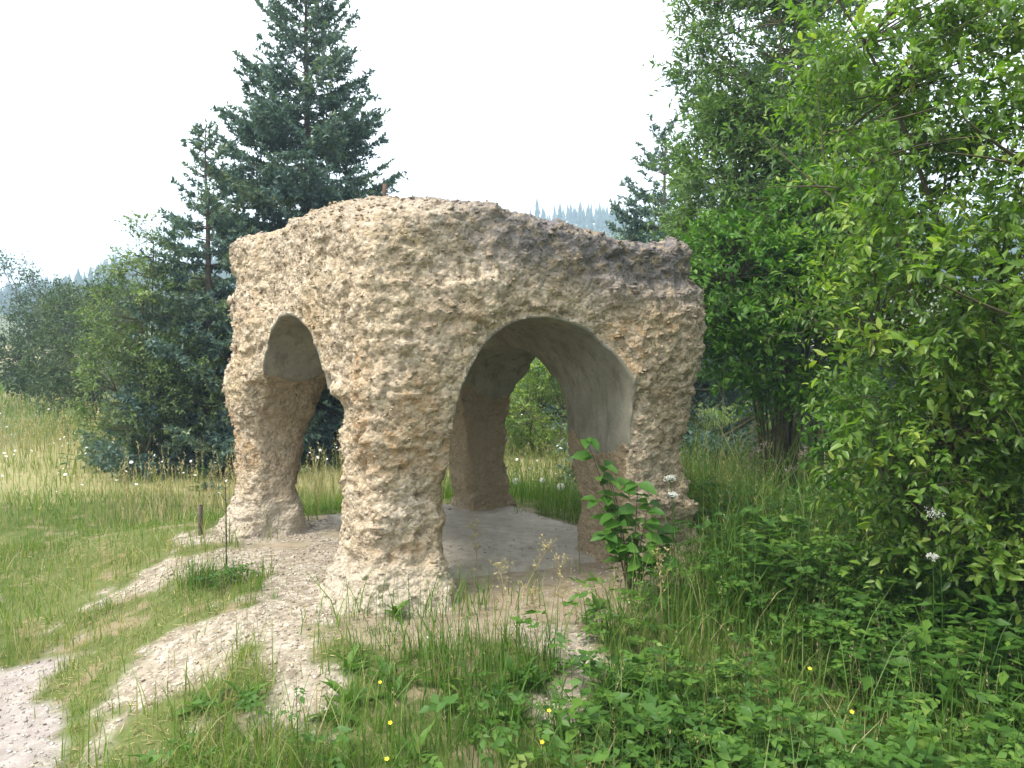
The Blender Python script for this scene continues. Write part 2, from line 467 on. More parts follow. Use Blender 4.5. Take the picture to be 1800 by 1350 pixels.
def masks(x, y):
    jx = x + noise2(x, y, 2.6, 11) * .20 + noise2(x, y, 8, 12) * .12 + noise2(x, y, 21, 18) * .06
    jy = y + noise2(x, y, 2.6, 13) * .20 + noise2(x, y, 8, 14) * .12 + noise2(x, y, 21, 19) * .06
    near = (np.abs(x) < 20) & (y < 25)
    rub = np.zeros(x.shape, dtype=bool); soil = np.zeros(x.shape, dtype=bool)
    for p in RUB: rub |= inpoly(jx, jy, p)
    for p in SOIL: soil |= inpoly(jx, jy, p)
    a, b = to_ab(x, y)
    soil |= (np.abs(a + noise2(x, y, 4, 15) * .1) < 1.32) & (np.abs(b + noise2(x, y, 4, 16) * .1) < 1.45)
    pth = inpoly(jx, jy, PATH)
    hole = noise2(x, y, 2.9, 20) + .5 * noise2(x, y, 9, 24) < -.22
    rub &= ~(hole & (x < -1.15) & (y < 6.3))
    return rub & near, soil & near & ~rub, pth & near

def axis_pts(lo, hi, step, far, g=1.16):
    core = list(np.arange(lo, hi + step / 2, step))
    d, v = step, hi
    while v < far: d *= g; v += d; core.append(v)
    d, v, pre = step, lo, []
    while v > -far: d *= g; v -= d; pre.append(v)
    return np.array(pre[::-1] + core)
gx = axis_pts(-5.0, 3.0, .036, 620); gy = axis_pts(2.6, 8.4, .036, 620)
X, Y = np.meshgrid(gx, gy, indexing='ij')
xf, yf = X.ravel(), Y.ravel()
Z = gz(xf, yf)
rubm, soilm, pathm = masks(xf, yf)
dry = sstep(.2, .6, noise2(xf, yf, .16, 17)) * (yf > 9) * (np.hypot(xf, yf) < 60) * .5
dry = np.maximum(dry, ((np.hypot(xf, yf) > 62) & (np.hypot(xf, yf) < 105)) * .9)       # mown field below the hill
def soften(mk):
    g = mk.reshape(X.shape).astype(np.float32)
    for _ in range(1):
        g = (g + np.roll(g, 1, 0) + np.roll(g, -1, 0) + np.roll(g, 1, 1) + np.roll(g, -1, 1)) / 5
    return g.ravel()
GA = dict(rubble=soften(rubm), soil=soften(soilm), path=soften(pathm), dry=dry)
idx = np.arange(len(xf)).reshape(X.shape)
Q = np.stack([idx[:-1, :-1], idx[1:, :-1], idx[1:, 1:], idx[:-1, 1:]], -1).reshape(-1, 4)
GV = np.stack([xf, yf, Z], 1)
fr = rubm[Q].mean(1) > .5; fp = (pathm[Q].mean(1) > .5) & ~fr
def sub_sheet(name, sel):
    q = Q[sel]; u, inv = np.unique(q, return_inverse=True)
    o = Geo().add(GV[u], inv.reshape(-1, 4)).build(name, M['ground'], smooth=True, attrs={k: v[u] for k, v in GA.items()})
    return tag(o, kind='structure')
sub_sheet('ground', ~fr & ~fp)
sub_sheet('gravel_path', fp)
sub_sheet('rubble_slope', fr)

# ------------------------------------------------------------------ the shelter: implicit solid -> mesh
def smin(a, b, k):
    h = np.clip(.5 + .5 * (b - a) / k, 0, 1)
    return b * (1 - h) + a * h - k * h * (1 - h)
#       name  a      b      r(low) r(base)  aspect
LEGS = [(-.85, -1.045, .255, .255, .11), (.93, -1.01, .28, .31, .07), (-.95, 1.07, .235, .245, .07), (.93, 1.06, .23, .24, .05)]     # a, b, half width, half depth, flare
def roof_top(a, b):
    return (2.61 - .17 * (np.minimum(a + .35, 0) / .9) ** 2 - .08 * (b / 1.3) ** 2 - .36 * (1 - np.exp(-np.maximum(a + .35, 0) / .65)) - .03 * np.maximum(-b, 0)
            - .09 * np.clip(-a, 0, 1.3) * np.clip(-b, 0, 1.4) - .10 * np.exp(-((a + 1.25) / .5) ** 2 - ((b - .45) / .5) ** 2)
            + .07 * np.exp(-((a - 1.15) / .35) ** 2 - ((b + 1.15) / .45) ** 2))
def sd_outer(a, b, z):
    # roof block
    t = np.clip((z - 1.2) / 1.2, 0, 1)
    ha, hb, rc = 1.20, 1.31, .17
    qa = np.abs(a) - (ha - rc); qb = np.abs(b) - (hb - rc)
    side = np.hypot(np.maximum(qa, 0), np.maximum(qb, 0)) + np.minimum(np.maximum(qa, qb), 0) - rc + .05 * np.clip((1.8 - z) / .5, 0, 1)
    top = (z - roof_top(a, b)) * .95
    k = .09                                                     # rounded shoulder
    d = np.where((side > -k) & (top > -k), np.hypot(np.maximum(side + k, 0), np.maximum(top + k, 0)) - k, np.maximum(side, top))
    bot = 1.30 - z
    d = np.maximum(d, bot)
    for la, lb, ra, rb_, fl_ in LEGS:
        exb = fl_ * np.clip(1 - z / .36, 0, 1.4) ** 2
        ex = exb + .06 * np.clip((z - .7) / .7, 0, 1) ** 2
        gr = .08 * np.clip((z - .35) / .95, 0, 1) ** 1.2
        ca = la + .04 * np.sin(z * 2.1 + la * 3) - np.sign(la) * (gr - .75 * exb); cb = lb + .03 * np.sin(z * 2.7 + lb * 5) - np.sign(lb) * (gr - .75 * exb)
        sa_, sb_ = ra + ex + gr, rb_ + ex + gr
        c = (((np.abs(a - ca) / sa_) ** 3.6 + (np.abs(b - cb) / sb_) ** 3.6) ** (1 / 3.6) - 1) * np.minimum(sa_, sb_)
        c = np.maximum(c, z - 1.9)
        d = smin(d, c, .15)
    # hollow between the near mass and the left pillar
    v = np.sqrt((a + 1.47) ** 2 + ((b - .40) * 1.0) ** 2 + (np.maximum(1.98 - z, 0) * 1.3) ** 2) - .40
    d = -smin(-d, v, .16)
    return d
def sd_void(a, b, z):
    t = np.clip((b + 1.4) / 2.8, 0, 1)                          # vault running front to back
    w = .625 + .09 * t; z0 = 1.12 - .75 * t; h = .60 + .62 * t
    e = np.hypot(a / w, np.maximum(z - z0, 0) / h) - 1
    dA = e * np.minimum(w, h)
    s = np.clip((a + 1.3) / 2.6, 0, 1)                          # vault running left to right
    cb = -.12 + .42 * s; w = .75 - .13 * s; z0 = .62 + .02 * s; h = 1.13 - .34 * s
    e = (np.abs((b - cb) / w) ** 2.5 + (np.maximum(z - z0, 0) / h) ** 2.5) ** .4 - 1
    dB = e * np.minimum(w, h)
    dD = (np.sqrt((a / .86) ** 2 + (b / .96) ** 2 + (np.maximum(z - .9, 0) / .98) ** 2) - 1) * .86
    return np.minimum(np.minimum(dA, dB), dD)

ST = .0155
ga = np.arange(-1.72, 1.76, ST); gb = np.arange(-1.84, 1.80, ST); gc = np.arange(-.30, 2.80, ST)
A3, B3, Z3 = (v.astype(np.float32) for v in np.meshgrid(ga, gb, gc, indexing='ij', sparse=True))
So = sd_outer(A3, B3, Z3).astype(np.float32)
Sv = sd_void(A3, B3, Z3).astype(np.float32)
msk = np.abs(So) < .16
ii = np.nonzero(msk)
pp = np.stack([ga[ii[0]], gb[ii[1]], gc[ii[2]]], 1).astype(np.float32)
So[msk] += vnoise(pp, 2.6, 21) * .045 + vnoise(pp, 6.3, 22) * .022 + vnoise(pp, 13, 23) * .010
S = np.maximum(So, -Sv)
del msk, pp, ii
def surface_nets(S, org, st):
    neg = S < 0
    nx, ny, nz = S.shape
    c = np.zeros((nx - 1, ny - 1, nz - 1), dtype=np.int8)
    for dx in (0, 1):
        for dy in (0, 1):
            for dz in (0, 1):
                c += neg[dx:nx - 1 + dx, dy:ny - 1 + dy, dz:nz - 1 + dz]
    act = (c > 0) & (c < 8)
    I = np.stack(np.nonzero(act), 1)
    cid = np.full(act.shape, -1, dtype=np.int32); cid[act] = np.arange(len(I))
    corners = [(x, y, z) for x in (0, 1) for y in (0, 1) for z in (0, 1)]
    val = {k: S[I[:, 0] + k[0], I[:, 1] + k[1], I[:, 2] + k[2]] for k in corners}
    acc = np.zeros((len(I), 3)); cnt = np.zeros(len(I))
    for k in corners:
        for ax in range(3):
            if k[ax] == 0:
                k2 = list(k); k2[ax] = 1; k2 = tuple(k2)
                v0, v1 = val[k], val[k2]
                m = (v0 < 0) != (v1 < 0)
                t = np.where(m, v0 / np.where(m, v0 - v1, 1), 0)
                p = np.array(k, dtype=float)[None].repeat(len(I), 0); p[:, ax] += t
                acc[m] += p[m]; cnt[m] += 1
    V = (I + acc / cnt[:, None]) * st + org
    F = []
    for ax in range(3):
        o1, o2 = (ax + 1) % 3, (ax + 2) % 3
        sl0 = [slice(None)] * 3; sl1 = [slice(None)] * 3
        sl0[ax] = slice(0, -1); sl1[ax] = slice(1, None)
        ch = neg[tuple(sl0)] != neg[tuple(sl1)]
        e = np.stack(np.nonzero(ch), 1)
        ok = (e[:, o1] > 0) & (e[:, o2] > 0) & (e[:, o1] < S.shape[o1] - 1) & (e[:, o2] < S.shape[o2] - 1)
        e = e[ok]
        def cell(d1, d2):
            q = e.copy(); q[:, o1] += d1; q[:, o2] += d2
            return cid[q[:, 0], q[:, 1], q[:, 2]]
        f = np.stack([cell(-1, -1), cell(0, -1), cell(0, 0), cell(-1, 0)], 1)
        flip = ~neg[e[:, 0], e[:, 1], e[:, 2]]
        f[flip] = f[flip][:, ::-1]
        F.append(f)
    return V, np.concatenate(F)
SV, SF = surface_nets(S, np.array([ga[0], gb[0], gc[0]]), ST)
vo_, vv_ = sd_outer(SV[:, 0], SV[:, 1], SV[:, 2]), sd_void(SV[:, 0], SV[:, 1], SV[:, 2])
def vnormals(V, F):
    n = np.cross(V[F[:, 2]] - V[F[:, 0]], V[F[:, 3]] - V[F[:, 1]])
    N = np.zeros_like(V)
    for k in range(4): np.add.at(N, F[:, k], n)
    return nrm(N)
SN = vnormals(SV, SF)
a_, b_, z_ = SV.T
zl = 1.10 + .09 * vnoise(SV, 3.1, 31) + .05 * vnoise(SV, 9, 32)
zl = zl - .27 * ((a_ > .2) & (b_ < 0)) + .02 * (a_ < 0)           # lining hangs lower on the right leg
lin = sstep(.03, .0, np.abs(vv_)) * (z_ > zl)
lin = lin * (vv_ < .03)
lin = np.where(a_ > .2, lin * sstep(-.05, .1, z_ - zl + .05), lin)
inner = (np.abs(a_) < 1.1) & (np.abs(b_) < 1.25) & (np.abs(vv_) < .22) & (z_ < 1.7)
# surface roughness along the normals
SQ = SV * np.array([1, 1, 1.7])
vary = sstep(-.5, .6, vnoise(SV, 3.3, 38) + .4 * vnoise(SV, 8.1, 39))
dis = (.5 - worley(SQ, 9.5, 1)) * .020 * vary + (.5 - worley(SQ + vnoise(SV, 20, 33)[:, None] * .02, 25, 2)) * (.010 + .013 * vary)
dis += np.maximum(vnoise(SV * np.array([1, 1, 2.2]), 14, 40), .15) * .028 * (1 - vary) - .008
dis += vnoise(SV, 31, 34) * .010 + vnoise(SQ, 17, 35) * .012 - .006
pit = sstep(.45, .75, vnoise(SV, 7.5, 36)) * sstep(.0, .5, vnoise(SV, 19, 37))
dis -= pit * .04
big_ = sstep(.62, .9, vnoise(SV, 5.2, 48)) * .03
dis += big_
rough_amt = 1 - lin
rough_amt = np.where(inner & (lin < .5), .55, rough_amt)
# crack on the near leg
wx, wy = to_xy(a_, b_)
cx_ = -.905 + .012 * np.sin(z_ * 31) + .010 * np.sin(z_ * 13 + 1)
crack = np.exp(-((wx - cx_) / .013) ** 2) * sstep(.58, .66, z_) * sstep(1.07, 1.0, z_) * (wy < 4.95)
dis = dis * rough_amt - crack * .075
for cc, rr, dd in (((-1.0, 4.62, .20), .05, .06), ((-.93, 4.55, .07), .045, .06), ((-.50, 4.62, .42), .03, .05), ((-.55, 4.6, .62), .025, .04)):
    g_ = np.exp(-((wx - cc[0]) ** 2 + (z_ - cc[2]) ** 2) / rr ** 2) * (wy < 5)
    dis -= g_ * dd
DV = SV + SN * dis[:, None]
a2, b2, z2 = DV.T
nz_ = SN[:, 2]
crust = sstep(1.78, 2.25, z2 + .20 * vnoise(DV, 2.1, 41) + .10 * a2 - .06 * b2 - .07) * (1 - .75 * sstep(-.1, -.9, a2 + .25 * vnoise(DV, 3, 42)))
crust = np.maximum(crust, .75 * sstep(.35, .6, vnoise(DV, 2.7, 43)) * sstep(1.6, 2.0, z2) * sstep(-.3, .5, a2))
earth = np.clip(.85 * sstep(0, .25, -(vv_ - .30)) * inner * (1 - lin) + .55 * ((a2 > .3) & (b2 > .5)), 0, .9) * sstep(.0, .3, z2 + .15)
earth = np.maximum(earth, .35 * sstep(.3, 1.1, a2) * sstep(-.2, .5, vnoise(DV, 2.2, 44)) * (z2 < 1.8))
ochre = sstep(.15, .55, vnoise(DV, 3.4, 45)) * sstep(2.0, 1.6, z2)
lime_ = sstep(.42, .0, z2 + .12 * vnoise(DV, 5, 46)) * ((a2 < -.2)) * .8
attrs_all = dict(crust=crust, earth=earth, ochre=ochre, lime=lime_)
px_, py_ = to_xy(DV[:, 0], DV[:, 1])
WV = np.stack([px_, py_, DV[:, 2]], 1)
wn_ = SN[:, 0:1] * np.append(UH, 0) + SN[:, 1:2] * np.append(VH, 0) + SN[:, 2:3] * np.array([0, 0, 1.])
WN = nrm(wn_)

shelter = thing('stone_shelter', 'crumbling tan tufa shelter on four rough legs with a domed grey topped roof', 'shelter', (C0[0], C0[1], 0.0))
fl = lin[SF].mean(1) > .5
fz = DV[SF, 2].mean(1) + .10 * vnoise(DV[SF[:, 0]], 4, 47)
fa, fb = DV[SF, 0].mean(1), DV[SF, 1].mean(1)
legsel = (fz < 1.25) & ~fl
parts = [('leg', legsel & (fa < 0) & (fb < 0), 'thick near leg with a dark upright crack'),
         ('leg', legsel & (fa >= 0) & (fb < 0), 'shaded right leg half hidden by leaves'),
         ('leg', legsel & (fa < 0) & (fb >= 0), 'slim left leg with a broad flared foot'),
         ('leg', legsel & (fa >= 0) & (fb >= 0), 'brown far leg seen through the arch'),
         ('roof_block', ~legsel & ~fl, None), ('vault_lining', fl, 'smooth grey render inside the arches')]
rgc = np.random.default_rng(77)
# angular crumbs bedded in the surface
ICO_V = np.array([[0, 0, 1], [.9, 0, .2], [0, .8, .25], [-.8, .1, .1], [.1, -.9, .15], [0, 0, -.7]])
ICO_F = np.array([[0, 1, 2], [0, 2, 3], [0, 3, 4], [0, 4, 1], [5, 2, 1], [5, 3, 2], [5, 4, 3], [5, 1, 4]])
def crumbs(rng, P, S, flat=.6):
    m = len(P)
    q = nrm(rng.normal(size=(m, 3))); t = nrm(np.cross(q, nrm(rng.normal(size=(m, 3))))); u = np.cross(q, t)
    base = ICO_V[None] * rng.uniform(.6, 1.3, (m, 6, 1)) + rng.normal(0, .12, (m, 6, 3))
    base = base * np.stack([np.ones(m), rng.uniform(.6, 1, m), rng.uniform(.35, .8, m)], 1)[:, None]
    V = base[:, :, 0:1] * q[:, None] + base[:, :, 1:2] * t[:, None] + base[:, :, 2:3] * u[:, None]
    V[:, :, 2] *= flat
    V = P[:, None] + V * S[:, None, None]
    F = (np.arange(m) * 6)[:, None, None] + ICO_F[None]
    return V.reshape(-1, 3), F.reshape(-1, 3)
for nm, sel, lab in parts:
    q = SF[sel]; u, inv = np.unique(q, return_inverse=True)
    g = Geo().add(WV[u], inv.reshape(-1, 4))
    at_ = {k: v[u] for k, v in attrs_all.items()}
    if nm != 'vault_lining':
        k = int(len(u) * .055)
        pick = rgc.choice(u, k, replace=False)
        pick = pick[(lin[pick] < .1) & ~((crack[pick] > .05))]
        sz = rgc.uniform(.006, .017, len(pick)) * rgc.choice([1, 1, 1, 1.7, 2.3], len(pick))
        sz = np.where(inner[pick], sz * .5, sz)
        CV, CF = crumbs(rgc, WV[pick] + WN[pick] * (sz * .15)[:, None], sz)
        g.add(CV, CF)
        for kk in at_: at_[kk] = np.concatenate([at_[kk], np.repeat(attrs_all[kk][pick], 6)])
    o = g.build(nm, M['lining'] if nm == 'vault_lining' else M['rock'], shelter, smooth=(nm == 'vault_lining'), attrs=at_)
    if lab: o['label'] = lab
# knobs standing out on the left edge and roof corner
for (px, py, d, s) in ((402, 528, 6.55, .05), (406, 612, 6.55, .045), (452, 416, 6.62, .05), (470, 420, 6.6, .035)):
    p = at(px, py, d)
    V, Fc = crumbs(rgc, np.array([p + np.array([s * .3, 0, -s * .2])]), np.array([s * 1.3]), .8)
    o = Geo().add(V, Fc).build('knob', M['rock'], shelter)
# iron stub on the roof
pt = at(676, 349, 6.05)
zt = float(roof_top(*to_ab(pt[0], pt[1]))) + .03
V, Fq = tubes(np.array([[pt[0], pt[1], zt - .25], [pt[0], pt[1], zt + .02], [pt[0] + .002, pt[1], zt + .085], [pt[0] + .002, pt[1], zt + .0851]]), np.array([.015, .015, .015, .0005]), 8)
Geo().add(V, Fq).build('iron_stub', M['iron'], shelter)
# floor slab: cracked dusty concrete with a broken front edge
na, nb = 90, 90
sa, sb = np.meshgrid(np.linspace(-.42, 1.18, na), np.linspace(0, 1, nb), indexing='ij')
edge = -.93 + .05 * noise2(sa, sa * 0, 2.5, 51) + .03 * noise2(sa, sa * 0, 9, 52)
sbv = edge + sb * (1.28 - edge)
sx_, sy_ = to_xy(sa, sbv)
szv = .012 + .006 * noise2(sx_, sy_, 3, 53) + .004 * noise2(sx_, sy_, 12, 54)
ring = (sb == 0) | (sb == 1) | (sa == sa.min()) | (sa == sa.max())
szv = np.where(ring, -.12, szv)
i2 = np.arange(na * nb).reshape(na, nb)
q = np.stack([i2[:-1, :-1], i2[1:, :-1], i2[1:, 1:], i2[:-1, 1:]], -1).reshape(-1, 4)
Geo().add(np.stack([sx_.ravel(), sy_.ravel(), szv.ravel()], 1), q).build('floor_slab', M['slab'], shelter, smooth=False)

# ------------------------------------------------------------------ loose stone
def scatter_poly(rng, n, xr, yr):
    x = rng.uniform(*xr, n); y = rng.uniform(*yr, n)
    return x, y
rs = np.random.default_rng(5)
x, y = scatter_poly(rs, 90000, (-4.5, 2), (2.6, 8.5))
rb, sl, pa = masks(x, y)
k1 = rb & (rs.uniform(size=len(x)) < .62)
xs, ys = x[k1], y[k1]
near_leg = rs.uniform(size=len(xs))
sz = rs.lognormal(math.log(.0085), .45, len(xs)).clip(.004, .04)
V, Fc = crumbs(rs, np.stack([xs, ys, gz(xs, ys) + sz * .15], 1), sz, .7)
tag(Geo().add(V, Fc, np.repeat(rs.uniform(0, 1, len(xs)), 6)).build('lime_rubble', M['lime']), 'pale crushed limestone rubble spilling from the shelter to the path', 'rubble', kind='stuff')
fv = (x > -.68 * y - .7)
k2 = pa & fv & (rs.uniform(size=len(x)) < .6)
k2 |= sl & (rs.uniform(size=len(x)) < .12)
xs, ys = x[k2], y[k2]
a, b = to_ab(xs, ys); keep = ~((np.abs(a) < 1.15) & (b > -.95) & (b < 1.25)); xs, ys = xs[keep], ys[keep]
sz = rs.lognormal(math.log(.0075), .5, len(xs)).clip(.003, .028)
V, Fc = crumbs(rs, np.stack([xs, ys, gz(xs, ys) + sz * .1], 1), sz, .7)
tag(Geo().add(V, Fc, np.repeat(rs.uniform(0, 1, len(xs)), 6)).build('path_gravel', M['gravel']), 'small grey gravel covering the footpath', 'gravel', kind='stuff')

# dust and crumbs fallen on the floor
n = 2600
aa, bb = rs.uniform(-1.0, 1.15, n), rs.uniform(-1.3, 1.25, n)
xs, ys = to_xy(aa, bb)
kp = noise2(xs, ys, 2.2, 55) + rs.uniform(-.5, .5, n) > 0; xs, ys, aa, bb = xs[kp], ys[kp], aa[kp], bb[kp]
sz = rs.lognormal(math.log(.006), .55, len(xs)).clip(.003, .028)
zf = np.where((aa > -.42) & (bb > -.9), .014, gz(xs, ys))
V, Fc = crumbs(rs, np.stack([xs, ys, zf + sz * .2], 1), sz, .7)
tag(Geo().add(V, Fc, np.repeat(rs.uniform(0, .8, len(xs)), 6)).build('floor_crumbs', M['gravel']), 'crumbs of stone fallen on the shelter floor', 'rubble', kind='stuff')

# ------------------------------------------------------------------ grass
def in_shelter(x, y, m=0.0):
    a, b = to_ab(x, y)
    return (np.abs(a) < 1.2 + m) & (np.abs(b) < 1.35 + m)
def fan(rng, n, y0, y1, margin=1.6, power=1.):
    y = y0 + (y1 - y0) * rng.uniform(0, 1, n) ** power
    hw = y * .66 + margin
    return rng.uniform(-1, 1, n) * hw, y
rg = np.random.default_rng(9)
# foreground and verge grass, short on the left, longer right of the rubble
n0 = 138000
x, y = fan(rg, n0, 2.5, 9.5)
rb, sl, pa = masks(x, y)
dens = noise2(x, y, 1.7, 61) * .5 + noise2(x, y, 5.1, 62) * .35 + .62
dens = np.where(rb, -.1 + .25 * noise2(x, y, 3.3, 63), dens)
dens = np.where(sl, -.12 + .42 * noise2(x, y, 2.3, 63), dens)
dens = np.where(pa, -.05 + .2 * noise2(x, y, 4.3, 64), dens)
a, b = to_ab(x, y)
dl = np.min([np.hypot(a - q[0], b - q[1]) for q in LEGS], axis=0)
foot = (dl > .36) & (dl < .62) & (noise2(x, y, 3.1, 60) > .05)
dens = np.where(foot, np.maximum(dens, .35), dens)
keep = (rg.uniform(size=n0) < dens) & (~in_shelter(x, y) | foot & (np.maximum(np.abs(a) - .95, np.abs(b) - 1.1) > .05))
x, y = x[keep], y[keep]
left = sstep(-.9, -1.7, x) * sstep(2.6, 4.5, y) * (1 - .55 * sstep(5.0, 7.0, y + .8 * noise2(x, y, .9, 68)))
tall = .11 + .10 * sstep(-.25, .5, noise2(x, y, .9, 65)) + .10 * sstep(-.6, .6, x)
hh = (tall * (1 - left) + left * (.065 + .05 * sstep(-.2, .5, noise2(x, y, 1.3, 66)))) * rg.lognormal(0, .38, len(x))
hh = hh * (1 + .9 * sstep(.9, 1.6, x) * sstep(4.2, 5.5, y))
ww = rg.uniform(.003, .0062, len(x)) * (.8 + .4 * sstep(.05, .3, hh))
V, Fs, kk = blades(rg, np.stack([x, y, gz(x, y) - .01], 1), hh, ww, .42)
tt = np.clip(.43 + .24 * noise2(x, y, .8, 67) + .22 * left + rg.normal(0, .17, len(x)) + .34 * (rg.uniform(size=len(x)) < .12), 0, 1)
tag(Geo().add(V, Fs, np.repeat(tt, kk)).build('verge_grass', M['grass']), 'green grass growing along the path and around the shelter', 'grass', kind='stuff')
# dead blades and litter lying between the grass
x, y = fan(rg, 26000, 2.6, 7.5)
rb, sl, pa = masks(x, y)
keep = ~in_shelter(x, y) & (noise2(x, y, 2.1, 69) + rg.uniform(-.6, .6, len(x)) > 0) & ~(pa & (rg.uniform(size=len(x)) < .9)) & ~(rb & (rg.uniform(size=len(x)) < .75))
x, y = x[keep], y[keep]; a = rg.uniform(0, 6.28, len(x))
L = rg.uniform(.025, .09, len(x))
V, Ft = leaves4(np.stack([x, y, gz(x, y) + .006], 1), np.stack([np.cos(a), np.sin(a), rg.uniform(-.02, .3, len(x))], 1), np.array([0, 0, 1.]) + rg.normal(0, .3, (len(x), 3)), L, rg.uniform(.003, .007, len(x)))
tag(Geo().add(V, Ft, np.repeat(rg.uniform(0, 1, len(x)), 4)).build('dead_grass', M['straw']), 'dead straw coloured blades lying between the grass', 'grass', kind='stuff')
# meadow
n1 = 98000
x, y = fan(rg, n1, 5.2, 34, 3, 1.15)
rb, sl, pa = masks(x, y)
ramp_ = np.clip((y - 5.6 - 3.2 * (noise2(x, y, .6, 75) * .5 + .5)) / 2.2, 0, 1)
ramp_ = np.where((x > -1.9) & (y < 8.5), np.where((x > 1.35) & (y > 5.6), 1., 0), ramp_)
keep = ~pa & ~rb & ~sl & ~in_shelter(x, y, .1) & (rg.uniform(size=n1) < (.75 + .3 * noise2(x, y, .9, 71)) * ramp_)
x, y = x[keep], y[keep]
strip = sstep(14, 18, y)
hh = (.17 + .15 * sstep(-.2, .5, noise2(x, y, .5, 72))) * rg.lognormal(0, .35, len(x)) * (1 + .25 * strip)
V, Fs, kk = blades(rg, np.stack([x, y, gz(x, y) - .01], 1), hh, rg.uniform(.005, .011, len(x)) * (.6 + y / 18), .35, 2)
tt = np.clip(.42 + .42 * sstep(-.15, .45, noise2(x, y, .35, 73)) * sstep(18, 13, y) + .16 * (x < -2) + .12 * ((x > 1.2) & (y < 9)) - .30 * strip - .16 * (x > -1) + rg.normal(0, .16, len(x)), 0, 1)  # blades right of the shelter get a brighter tint, imitating sunlight
tag(Geo().add(V, Fs, np.repeat(tt, kk)).build('meadow_grass', M['meadow']), 'sunlit meadow grass turning straw coloured in patches', 'grass', kind='stuff')
# seed stems over the meadow
def seed_stems(rng, x, y, H, tl, tw=.0016, nsp=9, sp_l=.022):
    P = np.stack([x, y, gz(x, y)], 1); m = len(P)
    d = rng.normal(0, .12, (m, 2))
    top = P + np.stack([d[:, 0] * H, d[:, 1] * H, H], 1)
    midp = (P + top) / 2 - np.stack([d[:, 0], d[:, 1], np.zeros(m)], 1) * H[:, None] * .15
    V, Fq = tubes(np.stack([P, midp, top], 1), np.stack([tw * 1.2 + 0 * H, tw + 0 * H, tw * .6 + 0 * H], 1) * (.5 + y / 9)[:, None], 3)
    g = Geo().add(V, Fq, np.repeat(np.clip(tl + rng.normal(0, .1, m), 0, 1), 9))
    t = rng.uniform(.72, 1.02, (m, nsp))
    c = P[:, None] * (1 - t[..., None]) + top[:, None] * t[..., None]
    a = rng.uniform(0, 6.28, (m, nsp))
    D = np.stack([np.cos(a) * .55, np.sin(a) * .55, np.ones_like(a) * .8], -1).reshape(-1, 3)
    L = rng.uniform(.6, 1.4, m * nsp) * sp_l * np.repeat(.6 + y / 12, nsp)
    V, Ft = leaves4(c.reshape(-1, 3), D, rng.normal(size=(m * nsp, 3)), L, L * .3)
    g.add(V, Ft, np.repeat(np.clip(tl + .15 + rng.normal(0, .15, m * nsp), 0, 1), 4))
    return g
x, y = fan(rg, 7000, 6.2, 20, 2)
keep = (x < -1.8) & (noise2(x, y, .35, 73) + .3 * rg.uniform(-1, 1, len(x)) > -.1) & (y > 7.3 + .0 * x)
x, y = x[keep], y[keep]
g = seed_stems(rg, x, y, rg.uniform(.32, .62, len(x)), .8)
tag(g.build('seed_grass', M['meadow']), 'straw coloured flowering grass stems in the left meadow', 'grass', kind='stuff')
x = rg.uniform(1.1, 4.6, 1100); y = rg.uniform(5.2, 10, 1100)
keep = ~in_shelter(x, y, .12) & (noise2(x, y, .9, 74) > -.25); x, y = x[keep], y[keep]
g = seed_stems(rg, x, y, rg.uniform(.4, .85, len(x)), .62)
x2 = rg.uniform(-1.6, 2.2, 500); y2 = rg.uniform(7.9, 11, 500); k = ~in_shelter(x2, y2, .15)
g2 = seed_stems(rg, x2[k], y2[k], rg.uniform(.3, .6, k.sum()), .6)
tag(g.build('tall_seed_grass', M['meadow']), 'tall seeding grass right of the shelter below the bushes', 'grass', kind='stuff')
tag(g2.build('rear_seed_grass', M['meadow']), 'flowering grass behind the shelter seen through its arches', 'grass', kind='stuff')
# white daisies dotted through the meadow
def disc_flowers(rng, x, y, H, r):
    m = len(x); P = np.stack([x, y, gz(x, y)], 1); top = P.copy(); top[:, 2] += H
    top[:, :2] += rng.normal(0, .03, (m, 2))
    k = 7; a = np.arange(k) * 2 * np.pi / k
    n = nrm(np.stack([rng.normal(0, .5, m), rng.normal(-.4, .4, m), np.ones(m)], 1))
    S_, T_ = frames(n)
    rim = top[:, None] + (np.cos(a)[:, None] * S_[:, None] + np.sin(a)[:, None] * T_[:, None]) * r[:, None, None] * rng.uniform(.7, 1.1, (m, k, 1))
    V = np.concatenate([top[:, None] + n[:, None] * r[:, None, None] * .25, rim], 1)
    b = (np.arange(m) * (k + 1))[:, None]
    F = np.concatenate([b + np.array([0, 1 + i, 1 + (i + 1) % k]) for i in range(k)])
    return V.reshape(-1, 3), F, P, top
x, y = fan(rg, 380, 7.5, 17, 1)
keep = ~in_shelter(x, y, .3) & (x < 2.2) & ((x < -2) | (y > 7.8)); x, y = x[keep], y[keep]
V, F, P, top = disc_flowers(rg, x, y, rg.uniform(.22, .48, len(x)), rg.uniform(.010, .022, len(x)) * (.5 + y / 16))
tag(Geo().add(V, F, .8).build('meadow_daisies', M['white']), 'tiny white flowers dotted through the meadow', 'flowers', kind='stuff')

